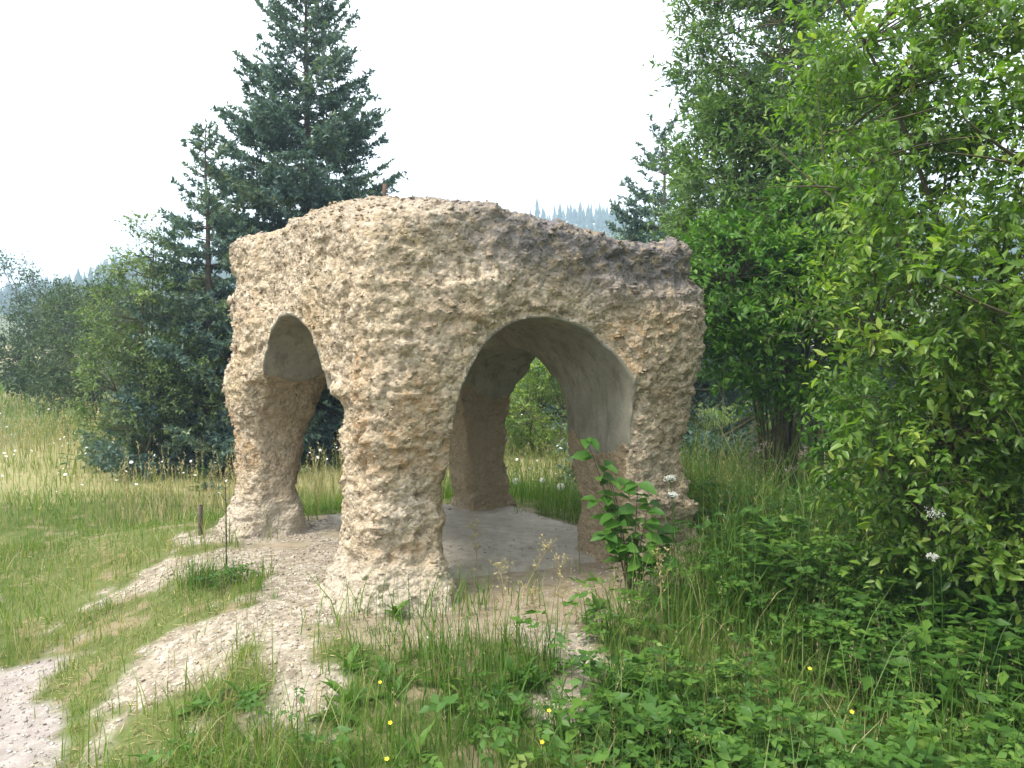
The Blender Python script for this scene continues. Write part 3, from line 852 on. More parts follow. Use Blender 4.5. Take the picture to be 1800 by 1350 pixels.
# ------------------------------------------------------------------ leafy ground cover in the foreground
def herbs(rng, x, y, H, nl, LL, tl=.5):
    """upright stems carrying compound leaves of toothed leaflets"""
    m = len(x); P = np.stack([x, y, gz(x, y) - .01], 1)
    d = rng.normal(0, .22, (m, 2)); top = P + np.stack([d[:, 0] * H, d[:, 1] * H, H], 1)
    g = Geo()
    V, Fq = tubes(np.stack([P, (P + top) / 2, top], 1), np.stack([.0028 + 0 * H, .002 + 0 * H, .001 + 0 * H], 1), 3)
    g.add(V, Fq, .35)
    t = rng.uniform(.35, 1.0, (m, nl))
    c = (P[:, None] * (1 - t[..., None]) + top[:, None] * t[..., None]).reshape(-1, 3)
    a = rng.uniform(0, 6.28, m * nl)
    rd = np.stack([np.cos(a), np.sin(a), rng.uniform(-.15, .55, m * nl)], 1); rd = nrm(rd)
    pl = rng.uniform(.6, 1.3, m * nl) * np.repeat(rng.uniform(.55, 1.35, m), nl) * LL * 1.7                  # petiole / rachis length
    pt_tint = np.repeat(np.clip(tl + rng.normal(0, .18, m), 0, 1), nl)
    lf = 7
    s = np.array([.45, .45, .68, .68, .88, .88, 1.0]); sg = np.array([1, -1, 1, -1, 1, -1, 0]); ls = np.array([.75, .75, .9, .9, .8, .8, 1.])
    side = nrm(np.cross(rd, np.array([0, 0, 1.])))
    pos = c[:, None] + rd[:, None] * (pl[:, None] * s)[..., None]
    pos[..., 2] -= (pl[:, None] * s ** 2 * .25)
    D = rd[:, None] * .75 + side[:, None] * (sg[:, None] * .9) + rng.normal(0, .18, (m * nl, lf, 3))
    D[..., 2] -= .18
    Nn = np.array([0, 0, 1.]) + rng.normal(0, .35, (m * nl, lf, 3))
    L = (pl[:, None] * .45 * ls * rng.uniform(.8, 1.2, (m * nl, lf))).ravel()
    V, Ft = leaves4(pos.reshape(-1, 3), D.reshape(-1, 3), Nn.reshape(-1, 3), L, L * .55, .18)
    g.add(V, Ft, np.repeat(np.clip(np.repeat(pt_tint, lf) + rng.normal(0, .12, m * nl * lf), 0, 1), 4))
    return g
rh = np.random.default_rng(21)
n = 4600
x, y = rh.uniform(-1.4, 4.2, n), rh.uniform(2.5, 6.2, n)
pxx = 900 + x / y * F_PX
w = sstep(.0, .8, x) * sstep(5.6, 4.6, y + .25 * noise2(x, y, 1.5, 80)) + .16 * sstep(3.9, 3.2, y)
w = w * (.12 + .88 * sstep(-.2, .25, noise2(x, y, 1.4, 81)))
rb, sl, pa = masks(x, y)
keep = (rh.uniform(size=n) < w) & ~rb & ~pa & ~in_shelter(x, y, .1) & ~(sl & (rh.uniform(size=n) < .7))
x, y = x[keep], y[keep]
H = rh.lognormal(math.log(.19), .42, len(x)).clip(.07, .5) * (1 + .35 * sstep(.6, 1.6, x))
tag(herbs(rh, x, y, H, 5, .075, .5).build('ground_herbs', M['herb']), 'dense leafy green herbs covering the foreground right of the rubble', 'herbs', kind='stuff')
n = 1050
x, y = rh.uniform(1.2, 4.4, n), rh.uniform(4.6, 8.2, n)
keep = ~in_shelter(x, y, .1) & (noise2(x, y, 1.2, 82) > -.1); x, y = x[keep], y[keep]
tag(herbs(rh, x, y, rh.uniform(.25, .6, len(x)), 6, .08, .45).build('undergrowth', M['herb']), 'shaded leafy undergrowth below the bushes on the right', 'herbs', kind='stuff')

def rosettes(rng, x, y, nl, LL, asp, tl):
    m = len(x); P = np.stack([x, y, gz(x, y)], 1)
    a = rng.uniform(0, 6.28, m * nl); P = np.repeat(P, nl, 0); P[:, :2] += rng.normal(0, .012, (m * nl, 2))
    el = rng.uniform(.15, 1.3, m * nl)
    D = np.stack([np.cos(a) * np.cos(el), np.sin(a) * np.cos(el), np.sin(el)], 1)
    N_ = np.stack([-np.cos(a) * np.sin(el), -np.sin(a) * np.sin(el), np.cos(el)], 1) + rng.normal(0, .2, (m * nl, 3))
    L = LL * rng.uniform(.5, 1.25, m * nl)
    V, Ft = leaves(P, D, N_, L, L * asp * rng.uniform(.8, 1.2, m * nl), .12, .32)
    return Geo().add(V, Ft, np.repeat(np.clip(np.repeat(rng.normal(tl, .15, m), nl) + rng.normal(0, .1, m * nl), 0, 1), 7))
def nettles(rng, x, y, H, tl):
    m = len(x); P = np.stack([x, y, gz(x, y) - .01], 1); d = rng.normal(0, .16, (m, 2))
    top = P + np.stack([d[:, 0] * H, d[:, 1] * H, H], 1)
    g = Geo(); V, Fq = tubes(np.stack([P, (P + top) / 2, top], 1), np.stack([.0026 + 0 * H, .002 + 0 * H, .001 + 0 * H], 1), 3); g.add(V, Fq, .4)
    lv = 7; t = np.linspace(.25, 1, lv)
    c = P[:, None] * (1 - t[None, :, None]) + top[:, None] * t[None, :, None]
    a0 = rng.uniform(0, 6.28, m)[:, None] + np.arange(lv) * 1.57
    for s_ in (0, math.pi):
        a = (a0 + s_).ravel(); k = m * lv
        D = np.stack([np.cos(a), np.sin(a), rng.uniform(-.35, .35, k)], 1)
        L = (np.interp(t, [.25, .6, 1], [.8, 1., .45])[None] * H[:, None] * .26).ravel() * rng.uniform(.8, 1.2, k)
        V, Ft = leaves4(c.reshape(-1, 3), D, np.array([0, 0, 1.]) + rng.normal(0, .25, (k, 3)), L, L * .45, .15)
        g.add(V, Ft, np.repeat(np.clip(np.repeat(rng.normal(tl, .15, m), lv) + rng.normal(0, .08, k), 0, 1), 4))
    return g
def spots(rng, n, xr, yr, seed, thr, soil_ok=.2):
    x, y = rng.uniform(*xr, n), rng.uniform(*yr, n)
    rb, sl, pa = masks(x, y)
    k = ~rb & ~pa & ~in_shelter(x, y, .08) & (noise2(x, y, 1.8, seed) > thr) & ~(sl & (rng.uniform(size=n) > soil_ok))
    return x[k], y[k]
x, y = spots(rh, 420, (-1.6, 3.6), (2.6, 5.6), 83, -.05)
tag(rosettes(rh, x, y, 8, .14, .30, .55).build('broad_leaf_herbs', M['herb']), 'broad leaved dock and plantain leaves among the foreground grass', 'herbs', kind='stuff')
x, y = spots(rh, 1200, (.2, 4.2), (2.7, 6.5), 84, .05)
tag(nettles(rh, x, y, rh.uniform(.2, .55, len(x)) * (1 + .7 * sstep(1.2, 2.2, x) * sstep(3.6, 4.6, y)), .45).build('nettle_patch', M['herb']), 'upright nettle like stems in the shaded right foreground', 'herbs', kind='stuff')
x, y = spots(rh, 700, (-2.6, 4.0), (2.8, 6.4), 85, -.2, .6)
g = seed_stems(rh, x, y, rh.uniform(.18, .5, len(x)), .8, .0011, 7, .016)
tag(g.build('foreground_straw', M['meadow']), 'thin dry grass stems standing among the foreground herbs', 'grass', kind='stuff')

# ------------------------------------------------------------------ spruces
def spruce(name, label, base, H, slope, tip, seed, nb=120, dens=1., lean=(0, 0), zlow=.25, gap=None, group=None, bark='bark', tl=.5):
    rng = np.random.default_rng(seed)
    base = np.array([base[0], base[1], float(gz(base[0], base[1])) - .03])
    root = thing(name, label, 'tree', base, group)
    s = np.linspace(0, 1, 9)
    tp = base + np.stack([lean[0] * s, lean[1] * s, H * s], 1)
    tp[:, :2] += rng.normal(0, .015, (9, 2)) * s[:, None]
    V, Fq = tubes(tp, (.016 * H * (1 - s) ** .9 + .006), 8)
    Geo().add(V, Fq).build('trunk', M[bark], root, smooth=True)
    u = np.sort(rng.uniform(0, 1, nb))
    zz = zlow + (H - zlow - .12) * (np.round(u * nb / 6) / (nb / 6) * .75 + u * .25)
    phi = np.arange(nb) * 2.4 + rng.normal(0, .35, nb)
    L = (slope * (H - zz) + tip) * rng.uniform(.68, 1.12, nb)
    if gap is not None: L *= gap(zz, phi, rng)
    h01 = zz / H
    el = np.interp(h01, [0, .3, .7, 1], [-.22, -.05, .22, .75]) + rng.normal(0, .08, nb)
    n = 7; t = np.linspace(0, 1, n)
    fr_ = np.interp(h01, [0, .5, 1], [.16, .1, .0])
    rr = L[:, None] * t
    zo = L[:, None] * (np.tan(el)[:, None] * t - fr_[:, None] * np.sin(t * 2.6) + .16 * t ** 3)
    hor = np.stack([np.cos(phi), np.sin(phi)], 1)
    st_ = base[:2] + np.array(lean)[None] * h01[:, None]
    P = np.concatenate([st_[:, None] + hor[:, None] * rr[..., None], (base[2] + zz[:, None] + zo)[..., None]], -1)
    V, Fq = tubes(P, (.004 + .010 * L[:, None]) * (1 - t * .85)[None], 4)
    Geo().add(V, Fq).build('branches', M[bark], root)
    # side twigs
    nt = np.maximum((L / .030 * dens).astype(int), 9)
    bi = np.repeat(np.arange(nb), nt)
    tt = rng.uniform(.14, 1.0, len(bi)) ** .85
    def on_branch(bi, tt):
        f = tt * (n - 1); i0 = np.minimum(f.astype(int), n - 2); w = (f - i0)[:, None]
        return P[bi, i0] * (1 - w) + P[bi, i0 + 1] * w, nrm(P[bi, i0 + 1] - P[bi, i0])
    p0, d0 = on_branch(bi, tt)
    sd = nrm(np.cross(d0, np.array([0, 0, 1.]))) * rng.choice([-1, 1], len(bi))[:, None]
    ln = np.clip(L[bi] * (.10 + .36 * (1 - tt)) * rng.uniform(.6, 1.2, len(bi)), .06, .55)
    hang = np.interp(h01[bi], [0, .6, 1], [.45, .25, -.1])
    d1 = nrm(d0 * rng.uniform(.5, 1.0, (len(bi), 1)) + sd * rng.uniform(.5, 1, (len(bi), 1)) + np.array([0, 0, -1.]) * (hang * rng.uniform(.2, 1.4, len(bi)))[:, None])
    p1 = p0 + d1 * ln[:, None]
    # hanging sub-twigs
    ns = np.maximum((ln / .050 * dens).astype(int), 1)
    ti = np.repeat(np.arange(len(bi)), ns)
    w = rng.uniform(.2, 1, len(ti))[:, None]
    q0 = p0[ti] * (1 - w) + p1[ti] * w
    d2 = nrm(d1[ti] + rng.normal(0, .5, (len(ti), 3)) + np.array([0, 0, -.7]) * hang[ti][:, None] * 1.5)
    l2 = np.clip(ln[ti] * rng.uniform(.2, .5, len(ti)), .04, .16)
    A0 = np.concatenate([p0, q0, P[:, -3]]); A1 = np.concatenate([p1, q0 + d2 * l2[:, None], P[:, -1]])
    own = np.concatenate([bi, bi[ti], np.arange(nb)])
    ll = np.linalg.norm(A1 - A0, axis=1)
    cnt = np.maximum((ll / .027 * dens).astype(int), 2)
    si = np.repeat(np.arange(len(ll)), cnt)
    w = rng.uniform(0, 1.03, len(si))[:, None]
    c = A0[si] * (1 - w) + A1[si] * w
    fd = nrm(A1 - A0)[si]
    pr = rng.normal(size=(len(si), 3)); pr = nrm(pr - fd * (pr * fd).sum(1, keepdims=True))
    nd = nrm(pr + fd * .75 + np.array([0, 0, .15]))
    nl = rng.uniform(.045, .085, len(si)) / math.sqrt(dens)
    sdn = nrm(np.cross(nd, rng.normal(size=(len(si), 3))))
    wd = (.018 / math.sqrt(dens)) * rng.uniform(.7, 1.3, (len(si), 1))
    V = np.stack([c - sdn * wd, c + sdn * wd, c + nd * nl[:, None]], 1).reshape(-1, 3)
    F = np.arange(len(V)).reshape(-1, 3)
    tb = np.clip(tl + rng.normal(0, .16, nb), 0, 1)
    tn = np.clip(tb[own[si]] + .22 * (w[:, 0] > .75) + rng.normal(0, .12, len(si)), 0, 1)
    Geo().add(V, F, np.repeat(tn, 3)).build('needles', M['spruce'], root)
    return len(F)
cnt = 0
p = at(542, 590, 13.0)
cnt += spruce('spruce_tree', 'tall bluish spruce standing behind the left of the shelter', (p[0], 13.0), 7.75, .285, .44, 3, 250, .9, lean=(.05, 0), gap=lambda z, f, r: np.where(r.uniform(size=len(z)) < .3, .6, 1.05))
p = at(368, 590, 11.6)
cnt += spruce('spruce_tree', 'smaller spruce with a thin bare leader left of the tall spruce', (p[0], 11.6), 4.85, .36, .12, 8, 150, .95, tl=.58)
p = at(330, 590, 12.3)
cnt += spruce('spruce_tree', 'young light green spruce sweeping down to the meadow below the smaller spruce', (p[0], 12.3), 2.9, .52, .12, 9, 80, .9, tl=.92)
p = at(1400, 590, 11.0)
cnt += spruce('spruce_tree', 'dark spruce behind the bushes on the right', (p[0], 11.0), 9.2, .36, .15, 12, 120, .62, tl=.42)
p = at(1165, 590, 14.5)
cnt += spruce('spruce_tree', 'blue tinted spruce top peeping over the right end of the roof', (p[0], 14.5), 5.5, .44, .25, 15, 130, .75, tl=.5)

# ------------------------------------------------------------------ broadleaved bushes and trees
def bez(p0, p1, p2, n):
    t = np.linspace(0, 1, n)[:, None]
    return p0 * (1 - t) ** 2 + p1 * 2 * t * (1 - t) + p2 * t ** 2
LEAFMESH = {}
def shrub(name, label, base, lobes, ncl, tpc, tl_, lpt, LL, asp, mat, seed, bark='twig', cat='bush', stems=2, stem_r=.02, up=.35, shell=.45, big=False, leaf_objs=0, group=None, tint=.5, droop=.1, spread=.15):
    rng = np.random.default_rng(seed)
    base = np.array([base[0], base[1], float(gz(base[0], base[1])) - .03])
    root = thing(name, label, cat, base, group)
    lc = np.array([l[0] for l in lobes], dtype=float); lr = np.array([l[1] for l in lobes], dtype=float)
    w = lr.prod(1) ** .7; w /= w.sum()
    li = rng.choice(len(lobes), ncl, p=w)
    dr = nrm(rng.normal(size=(ncl, 3)))
    c = lc[li] + dr * lr[li] * rng.uniform(shell, 1.02, (ncl, 1)) ** .6
    gzz = gz(c[:, 0], c[:, 1]); ok = c[:, 2] > gzz + .06; c, dr, li = c[ok], dr[ok], li[ok]; ncl = len(c)
    # stems
    SP, SR = [], []
    for j in range(len(lobes)):
        for k in range(stems):
            b0 = base + np.append(rng.normal(0, spread, 2), 0)
            b0[2] = float(gz(b0[0], b0[1])) - .03
            e = lc[j] + rng.normal(0, .35, 3) * lr[j]
            m = (b0 + e) / 2 + np.append(rng.normal(0, .12, 2), .25 * (e[2] - b0[2]))
            SP.append(bez(b0, m, e, 10)); SR.append(stem_r * np.linspace(1, .25, 10) * rng.uniform(.7, 1.2))
    SP, SR = np.array(SP), np.array(SR)
    gs = Geo(); V, Fq = tubes(SP, SR, 6); gs.add(V, Fq)
    allp = SP[:, 2:].reshape(-1, 3)
    dd = ((c[:, None] - allp[None]) ** 2).sum(-1) + 1.5 * np.maximum(allp[None, :, 2] - c[:, None, 2] + .1, 0) ** 2
    pj = allp[dd.argmin(1)]
    mid = (pj + c) / 2 + rng.normal(0, .08, (ncl, 3)) * np.linalg.norm(c - pj, axis=1, keepdims=True) + np.array([0, 0, .05])
    t = np.linspace(0, 1, 6)[None, :, None]
    BP = pj[:, None] * (1 - t) ** 2 + mid[:, None] * 2 * t * (1 - t) + c[:, None] * t ** 2
    V, Fq = tubes(BP, stem_r * .32 * np.linspace(1, .3, 6)[None].repeat(ncl, 0), 4); gs.add(V, Fq)
    # twigs
    ti = np.repeat(np.arange(ncl), tpc); m = len(ti)
    outw = nrm((c - lc[li]) / lr[li] ** 1.0)[ti]
    d = nrm(outw * .6 + nrm(rng.normal(size=(m, 3))) * .85 + np.array([0, 0, up]))
    ln = tl_ * rng.uniform(.5, 1.25, m)
    p0 = c[ti] + rng.normal(0, tl_ * .12, (m, 3))
    p1 = p0 + d * (ln * .55)[:, None]
    p2 = p0 + d * ln[:, None] + np.array([0, 0, -1.]) * (ln * droop)[:, None]
    ev = slice(None, None, 2) if big else slice(None, None, 3)
    V, Fq = tubes(np.stack([p0, p1, p2], 1)[ev], (np.stack([.0022 + 0 * ln, .0016 + 0 * ln, .0008 + 0 * ln], 1) * (1.6 if not big else 1.))[ev], 3)
    gs.add(V, Fq)
    gs.build('stems', M[bark], root)
    # leaves
    wi = np.repeat(np.arange(m), lpt); k = len(wi)
    tt = (np.tile(np.linspace(.12, 1.0, lpt), m) + rng.normal(0, .04, k)).clip(0, 1.02)[:, None]
    pos = np.where(tt < .55, p0[wi] + (p1 - p0)[wi] * tt / .55, p1[wi] + (p2 - p1)[wi] * (tt - .55) / .45)
    td = nrm(p2 - p0)[wi]
    sd = rng.normal(size=(k, 3)); sd = nrm(sd - td * (sd * td).sum(1, keepdims=True))
    D = nrm(td * rng.uniform(.35, .9, (k, 1)) + sd * .8 + np.array([0, 0, -droop]))
    Nn = nrm(np.array([0, 0, 1.]) + outw[wi] * .5 + rng.normal(0, .45, (k, 3)))
    L = LL * rng.uniform(.45, 1.25, k) * rng.uniform(.75, 1.2, ncl)[ti][wi] * (1 - .25 * (tt[:, 0] > .9))
    W = L * asp * rng.uniform(.85, 1.15, k)
    tn = np.clip(tint + rng.normal(0, .19, ncl)[ti][wi] + .16 * (tt[:, 0] > .75) + rng.normal(0, .13, k), 0, 1)
    sel = np.ones(k, dtype=bool)
    if leaf_objs:
        q = pos - CAM
        vis = (np.abs(q[:, 0] / q[:, 1]) < .66) & (q[:, 1] > .5) & (np.abs((q[:, 2]) / q[:, 1] + .06) < .5)
        sc = np.where(vis, L / q[:, 1], 0) * np.abs((Nn * nrm(q)).sum(1)) ** .5
        pick = np.argsort(-sc)[:leaf_objs]; sel[pick] = False
        if (mat, asp) not in LEAFMESH:
            LEAFMESH[(mat, asp)] = []
            for tv in (.35, .55, .75, .95):
                V, Ft = leaves(np.zeros((1, 3)), np.array([[0, 1., 0]]), np.array([[0, 0, 1.]]), np.ones(1), np.full(1, asp))
                LEAFMESH[(mat, asp)].append(Geo().add(V, Ft, tv).mesh('leaf', M[mat], smooth=True))
        for i in pick:
            me = LEAFMESH[(mat, asp)][int(min(3, max(0, tn[i] * 4)))]
            o = bpy.data.objects.new('leaf', me)
            y_ = D[i] / np.linalg.norm(D[i]); x_ = np.cross(y_, Nn[i]); x_ /= np.linalg.norm(x_); z_ = np.cross(x_, y_)
            mt = Matrix(np.column_stack([np.column_stack([x_ * L[i], y_ * L[i], z_ * L[i]]), pos[i] - base]).tolist() + [[0, 0, 0, 1]])
            o.parent = root; o.matrix_basis = mt
            COL.objects.link(o)
    fine_ = sel & (pos[:, 1] < (base[1] - .1)) if big else np.zeros(k, dtype=bool)
    gl = Geo()
    if fine_.any():
        V, Ft = leaves(pos[fine_], D[fine_], Nn[fine_], L[fine_], W[fine_]); gl.add(V, Ft, np.repeat(tn[fine_], 7))
    cs = sel & ~fine_
    V, Ft = leaves4(pos[cs], D[cs], Nn[cs], L[cs], W[cs]); gl.add(V, Ft, np.repeat(tn[cs], 4))
    cr = gl.build('crown', M[mat], root, smooth=big)
    if leaf_objs: cr['kind'] = 'stuff'
    return root

# near willow on the right
shrub('willow_bush', 'big bright green willow bush filling the right edge of the view', (3.1, 5.0),
      [((2.75, 4.75, 2.5), (.95, .85, 1.1)), ((2.45, 4.7, 1.5), (.75, .7, .8)), ((3.3, 5.0, 3.4), (1.1, .9, .9)), ((3.4, 4.7, 1.3), (.8, .8, .9)), ((2.5, 5.2, 3.3), (.7, .7, .8)), ((2.75, 4.6, .75), (.75, .6, .6))],
      520, 9, .34, 10, .068, .42, 'willow', 101, stems=2, stem_r=.026, big=True, leaf_objs=300, tint=.52, shell=.4)
wb = bpy.data.objects['willow_bush']
for pts, d0, d1, r0 in ((((1800, 285), (1760, 262), (1690, 205)), 4.0, 3.75, .011), (((1800, 292), (1740, 275), (1660, 268)), 4.0, 3.8, .008), (((1810, 565), (1740, 545), (1655, 500)), 3.95, 3.7, .012),
                        (((1460, 345), (1400, 300), (1330, 225)), 4.6, 4.7, .007), (((1470, 330), (1420, 325), (1340, 330)), 4.6, 4.6, .006), (((1450, 290), (1440, 200), (1435, 130)), 4.5, 4.4, .005)):
    p0, p1, p2 = (at(q[0], q[1], d0 + (d1 - d0) * t) for q, t in zip(pts, (0, .5, 1)))
    V, Fq = tubes(bez(p0, p1, p2, 9), np.linspace(r0, r0 * .3, 9), 6)
    Geo().add(V, Fq).build('branch', M['twig'], wb, smooth=True)
shrub('willow_bush', 'shaded willow boughs hanging in at the extreme right margin', (3.7, 3.3),  # boughs show at the margin; the out-of-view crown is added to shade the right foreground
      [((3.05, 3.45, 2.3), (.9, .8, .8)), ((3.3, 2.9, 1.4), (.8, .8, .7)), ((3.6, 3.2, 3.3), (1.2, 1.1, .9)), ((3.6, 2.2, 2.4), (1.0, 1.0, 1.0))],
      300, 8, .34, 8, .07, .42, 'willow', 112, stems=2, stem_r=.026, tint=.4, shell=.4)
# grey-green willow behind it, with the open sky gap
shrub('sallow_tree', 'tall grey green sallow between the shelter and the bright willow', (2.9, 8.6),
      [((2.5, 8.3, 3.0), (.95, .8, 1.0)), ((2.6, 8.6, 4.6), (.85, .8, 1.2)), ((2.9, 8.7, 5.9), (.75, .7, .9)), ((3.1, 8.5, 3.2), (.9, .8, 1.1)), ((2.3, 8.2, 2.1), (.6, .6, .6))],
      640, 10, .36, 10, .085, .36, 'willow2', 102, stems=2, stem_r=.03, cat='tree', tint=.5)
# fresh green elder beside the right leg
shrub('elder_bush', 'fresh green leafy elder beside the right leg of the shelter', (2.55, 8.0),
      [((2.1, 7.4, 2.0), (.65, .6, .6)), ((2.6, 7.6, 1.5), (.8, .6, .55)), ((2.9, 7.5, 2.4), (.65, .6, .65))],
      330, 8, .28, 8, .08, .45, 'elder', 103, stems=3, stem_r=.018, tint=.5)
shrub('hazel_bush', 'dark leafy thicket below the bright willow at the right edge', (3.3, 5.7),
      [((3.0, 5.6, .75), (.8, .6, .6)), ((3.9, 5.8, 1.0), (.8, .6, .8))],
      170, 8, .28, 7, .07, .5, 'elder', 104, stems=3, stem_r=.015, tint=.35)
# left thicket
p = at(240, 590, 11.0)
shrub('birch_sapling', 'pale green birch sapling left of the spruces', (p[0], 11.0),
      [((p[0], 11.0, 1.9), (.62, .6, .75)), ((p[0] + .12, 11.0, 2.65), (.32, .32, .55)), ((p[0] - .05, 10.9, .85), (.8, .7, .75)), ((p[0] + .75, 10.9, .9), (.55, .5, .7))],
      240, 8, .27, 8, .055, .5, 'birch', 105, cat='tree', tint=.6)
p = at(95, 590, 22)
shrub('hawthorn_bush', 'dense dark rounded bush at the left edge of the meadow', (p[0], 22),
      [((p[0], 22, 1.1), (1.45, 1.2, 1.25)), ((p[0] + .3, 22, 1.9), (.85, .8, .8)), ((p[0] - .9, 22, .8), (.8, .8, .8))],
      260, 8, .4, 8, .085, .6, 'shrub', 106, tint=.5)
p = at(160, 590, 17.5)
shrub('hazel_bush', 'mid green bush filling the gap between the rounded bush and the birch', (p[0], 17.5),
      [((p[0], 17.5, 1.3), (1.0, .9, 1.3)), ((p[0] + .5, 17.5, 2.1), (.6, .6, .8)), ((p[0] - .6, 17.4, .8), (.8, .7, .8))],
      200, 8, .33, 8, .075, .55, 'shrub', 113, tint=.7)
p = at(180, 590, 27)
shrub('alder_bush', 'hazy dark green bush far behind the left bushes', (p[0], 27),
      [((p[0], 27, 1.7), (1.5, 1.2, 1.6)), ((p[0] + .9, 27, 2.4), (.8, .8, .9)), ((p[0] - 1.1, 27.3, 2.3), (1.0, .9, 1.0))],
      260, 8, .45, 8, .10, .6, 'shrub', 107, tint=.55)
# bushes behind the shelter, seen through the arches
p = at(968, 590, 13.2)
shrub('spindle_bush', 'light green rounded bush framed by the right arch', (p[0], 13.2),
      [((p[0], 13.2, .45), (1.05, .8, .68)), ((p[0] - .5, 13.4, .3), (.7, .6, .55))],
      150, 8, .26, 8, .06, .5, 'willow', 108, tint=.75)
p = at(1000, 590, 19)
shrub('rowan_bush', 'taller green bush behind the one framed by the right arch', (p[0], 19.5),
      [((p[0], 19.5, .9), (2.2, 1., 1.0)), ((p[0] - 1.6, 19.8, .8), (1.4, .9, .8))],
      220, 8, .36, 8, .085, .5, 'willow', 109, tint=.6)
p = at(790, 590, 15)
shrub('dogwood_bush', 'bright green bush glimpsed through the narrow gap beside the near leg', (p[0], 15.5),
      [((p[0], 15.5, .5), (.9, .7, .8))], 90, 8, .28, 8, .07, .5, 'elder', 110, tint=.8)
p = at(1085, 590, 24)
shrub('distant_ash', 'hazy green tree crown just over the right roof line', (p[0], 24),
      [((p[0], 24, 2.9), (1.5, 1.2, 1.8)), ((p[0] + 1.2, 24, 3.3), (1.2, 1, 1.6))], 200, 8, .45, 8, .10, .5, 'birch', 111, cat='tree', stems=1, stem_r=.07, tint=.45)
# old fruit tree with a thin lichened crown
def old_tree(name, label, base, H, spread, seed):
    rng = np.random.default_rng(seed)
    base = np.array([base[0], base[1], float(gz(base[0], base[1])) - .05])
    root = thing(name, label, 'tree', base)
    g, tips = Geo(), []
    def grow(p, d, ln, r, depth):
        n = 5; pts = [p]
        for i in range(n):
            d = d + rng.normal(0, .22, 3); d[2] += .03; d /= np.linalg.norm(d)
            pts.append(pts[-1] + d * ln / n)
        V, Fq = tubes(np.array(pts), np.linspace(r, r * .55, n + 1), 5 if depth < 2 else 3); g.add(V, Fq)
        if depth == 4: tips.append((pts[-1], d)); return
        for k in range(3 if depth < 3 else 4):
            q = pts[rng.integers(2, n + 1)]
            e = d + rng.normal(0, .75, 3); e /= np.linalg.norm(e)
            grow(q, e, ln * rng.uniform(.55, .8), max(r * .55, .016), depth + 1)
    grow(base, np.array([.05, 0, 1.]), H * .42, .13, 0)
    g.build('trunk', M['greybark'], root)
    P = np.array([t[0] for t in tips]); k = 34
    pos = np.repeat(P, k, 0) + rng.normal(0, .16, (len(P) * k, 3))
    L = rng.uniform(.07, .13, len(pos))
    V, Ft = leaves4(pos, rng.normal(size=pos.shape), rng.normal(size=pos.shape), L, L * .6)
    Geo().add(V, Ft, np.repeat(rng.uniform(.3, .9, len(pos)), 4)).build('crown', M['shrub'], root)
p = at(78, 590, 31)
old_tree('apple_tree', 'old apple tree with a thin twiggy crown against the sky at far left', (p[0], 31), 5.6, 2, 7)

# ------------------------------------------------------------------ wooded ridge far behind
rf = np.random.default_rng(31)
n = 5200
th = rf.uniform(-.95, .75, n); r_ = rf.uniform(190, 372, n)
y = r_ / np.sqrt(1 + th ** 2); x = th * y
keep = noise2(x, y, .02, 91) + rf.uniform(-.5, .9, n) > -.1; x, y = x[keep], y[keep]; m = len(x)
zb = gz(x, y) - .3; hgt = rf.uniform(4.5, 8.5, m) * np.where(rf.uniform(size=m) < .06, 1.15, 1)
g = Geo(); k = 7
for tier, (z0, z1, rr) in enumerate(((.08, .55, .20), (.32, .8, .145), (.6, 1.0, .085))):
    a = np.arange(k) * 2 * np.pi / k + tier
    rad = hgt[:, None] * rr * rf.uniform(.6, 1.25, (m, k))
    ring = np.stack([x[:, None] + np.cos(a) * rad, y[:, None] + np.sin(a) * rad, zb[:, None] + hgt[:, None] * (z0 + rf.uniform(-.05, .05, (m, k)))], -1)
    top = np.stack([x, y, zb + hgt * z1], 1)[:, None]
    V = np.concatenate([top, ring], 1).reshape(-1, 3)
    b = (np.arange(m) * (k + 1))[:, None]
    g.add(V, np.concatenate([b + np.array([0, 1 + i, 1 + (i + 1) % k]) for i in range(k)]), np.repeat(rf.uniform(0, 1, m), k + 1))
tag(g.build('far_forest', M['forest']), 'blue hazy conifer forest covering the distant ridge', 'forest', kind='stuff')

# ------------------------------------------------------------------ single plants
rp = np.random.default_rng(51)
def stem(g, P, r0, r1, k=5, tint=.4):
    P = np.asarray(P); V, Fq = tubes(P, np.linspace(r0, r1, len(P)), k); g.add(V, Fq, tint)
def gpt(px, py, y):
    p = at(px, py, y); return np.array([p[0], p[1], float(gz(p[0], p[1]))])
# leafy sapling in front of the right leg
b0 = gpt(1105, 1060, 5.0)
sap = thing('leafy_sapling', 'broad leaved green sapling growing in front of the right leg', 'sapling', b0)
g = Geo(); lfp = []
for tgt, dd in (((1030, 772), 5.05), ((1062, 820), 5.0), ((1120, 850), 5.0), ((1085, 905), 4.95), ((1160, 930), 5.0), ((1050, 880), 5.05), ((1100, 960), 4.9), ((1140, 885), 4.95), ((1075, 850), 5.1), ((1125, 985), 4.9), ((1065, 940), 4.95), ((1175, 975), 4.95)):
    e = at(tgt[0], tgt[1], dd)
    P = bez(b0 - np.array([0, 0, .02]), (b0 + e) / 2 + np.array([.03, 0, .12]), e, 8)
    stem(g, P, .006, .002, 5)
    for i in (3, 4, 4, 5, 5, 6, 6, 7, 7, 7):
        lfp.append((P[i], P[i] - P[i - 1]))
g.build('stems', M['twig'], sap)
lm = []
for tv in (.2, .4, .6, .85):
    V, Ft = leaves(np.zeros((1, 3)), np.array([[0, 1., 0]]), np.array([[0, 0, 1.]]), np.ones(1), np.full(1, .58))
    lm.append(Geo().add(V, Ft, tv).mesh('leaf', M['elder'], smooth=True))
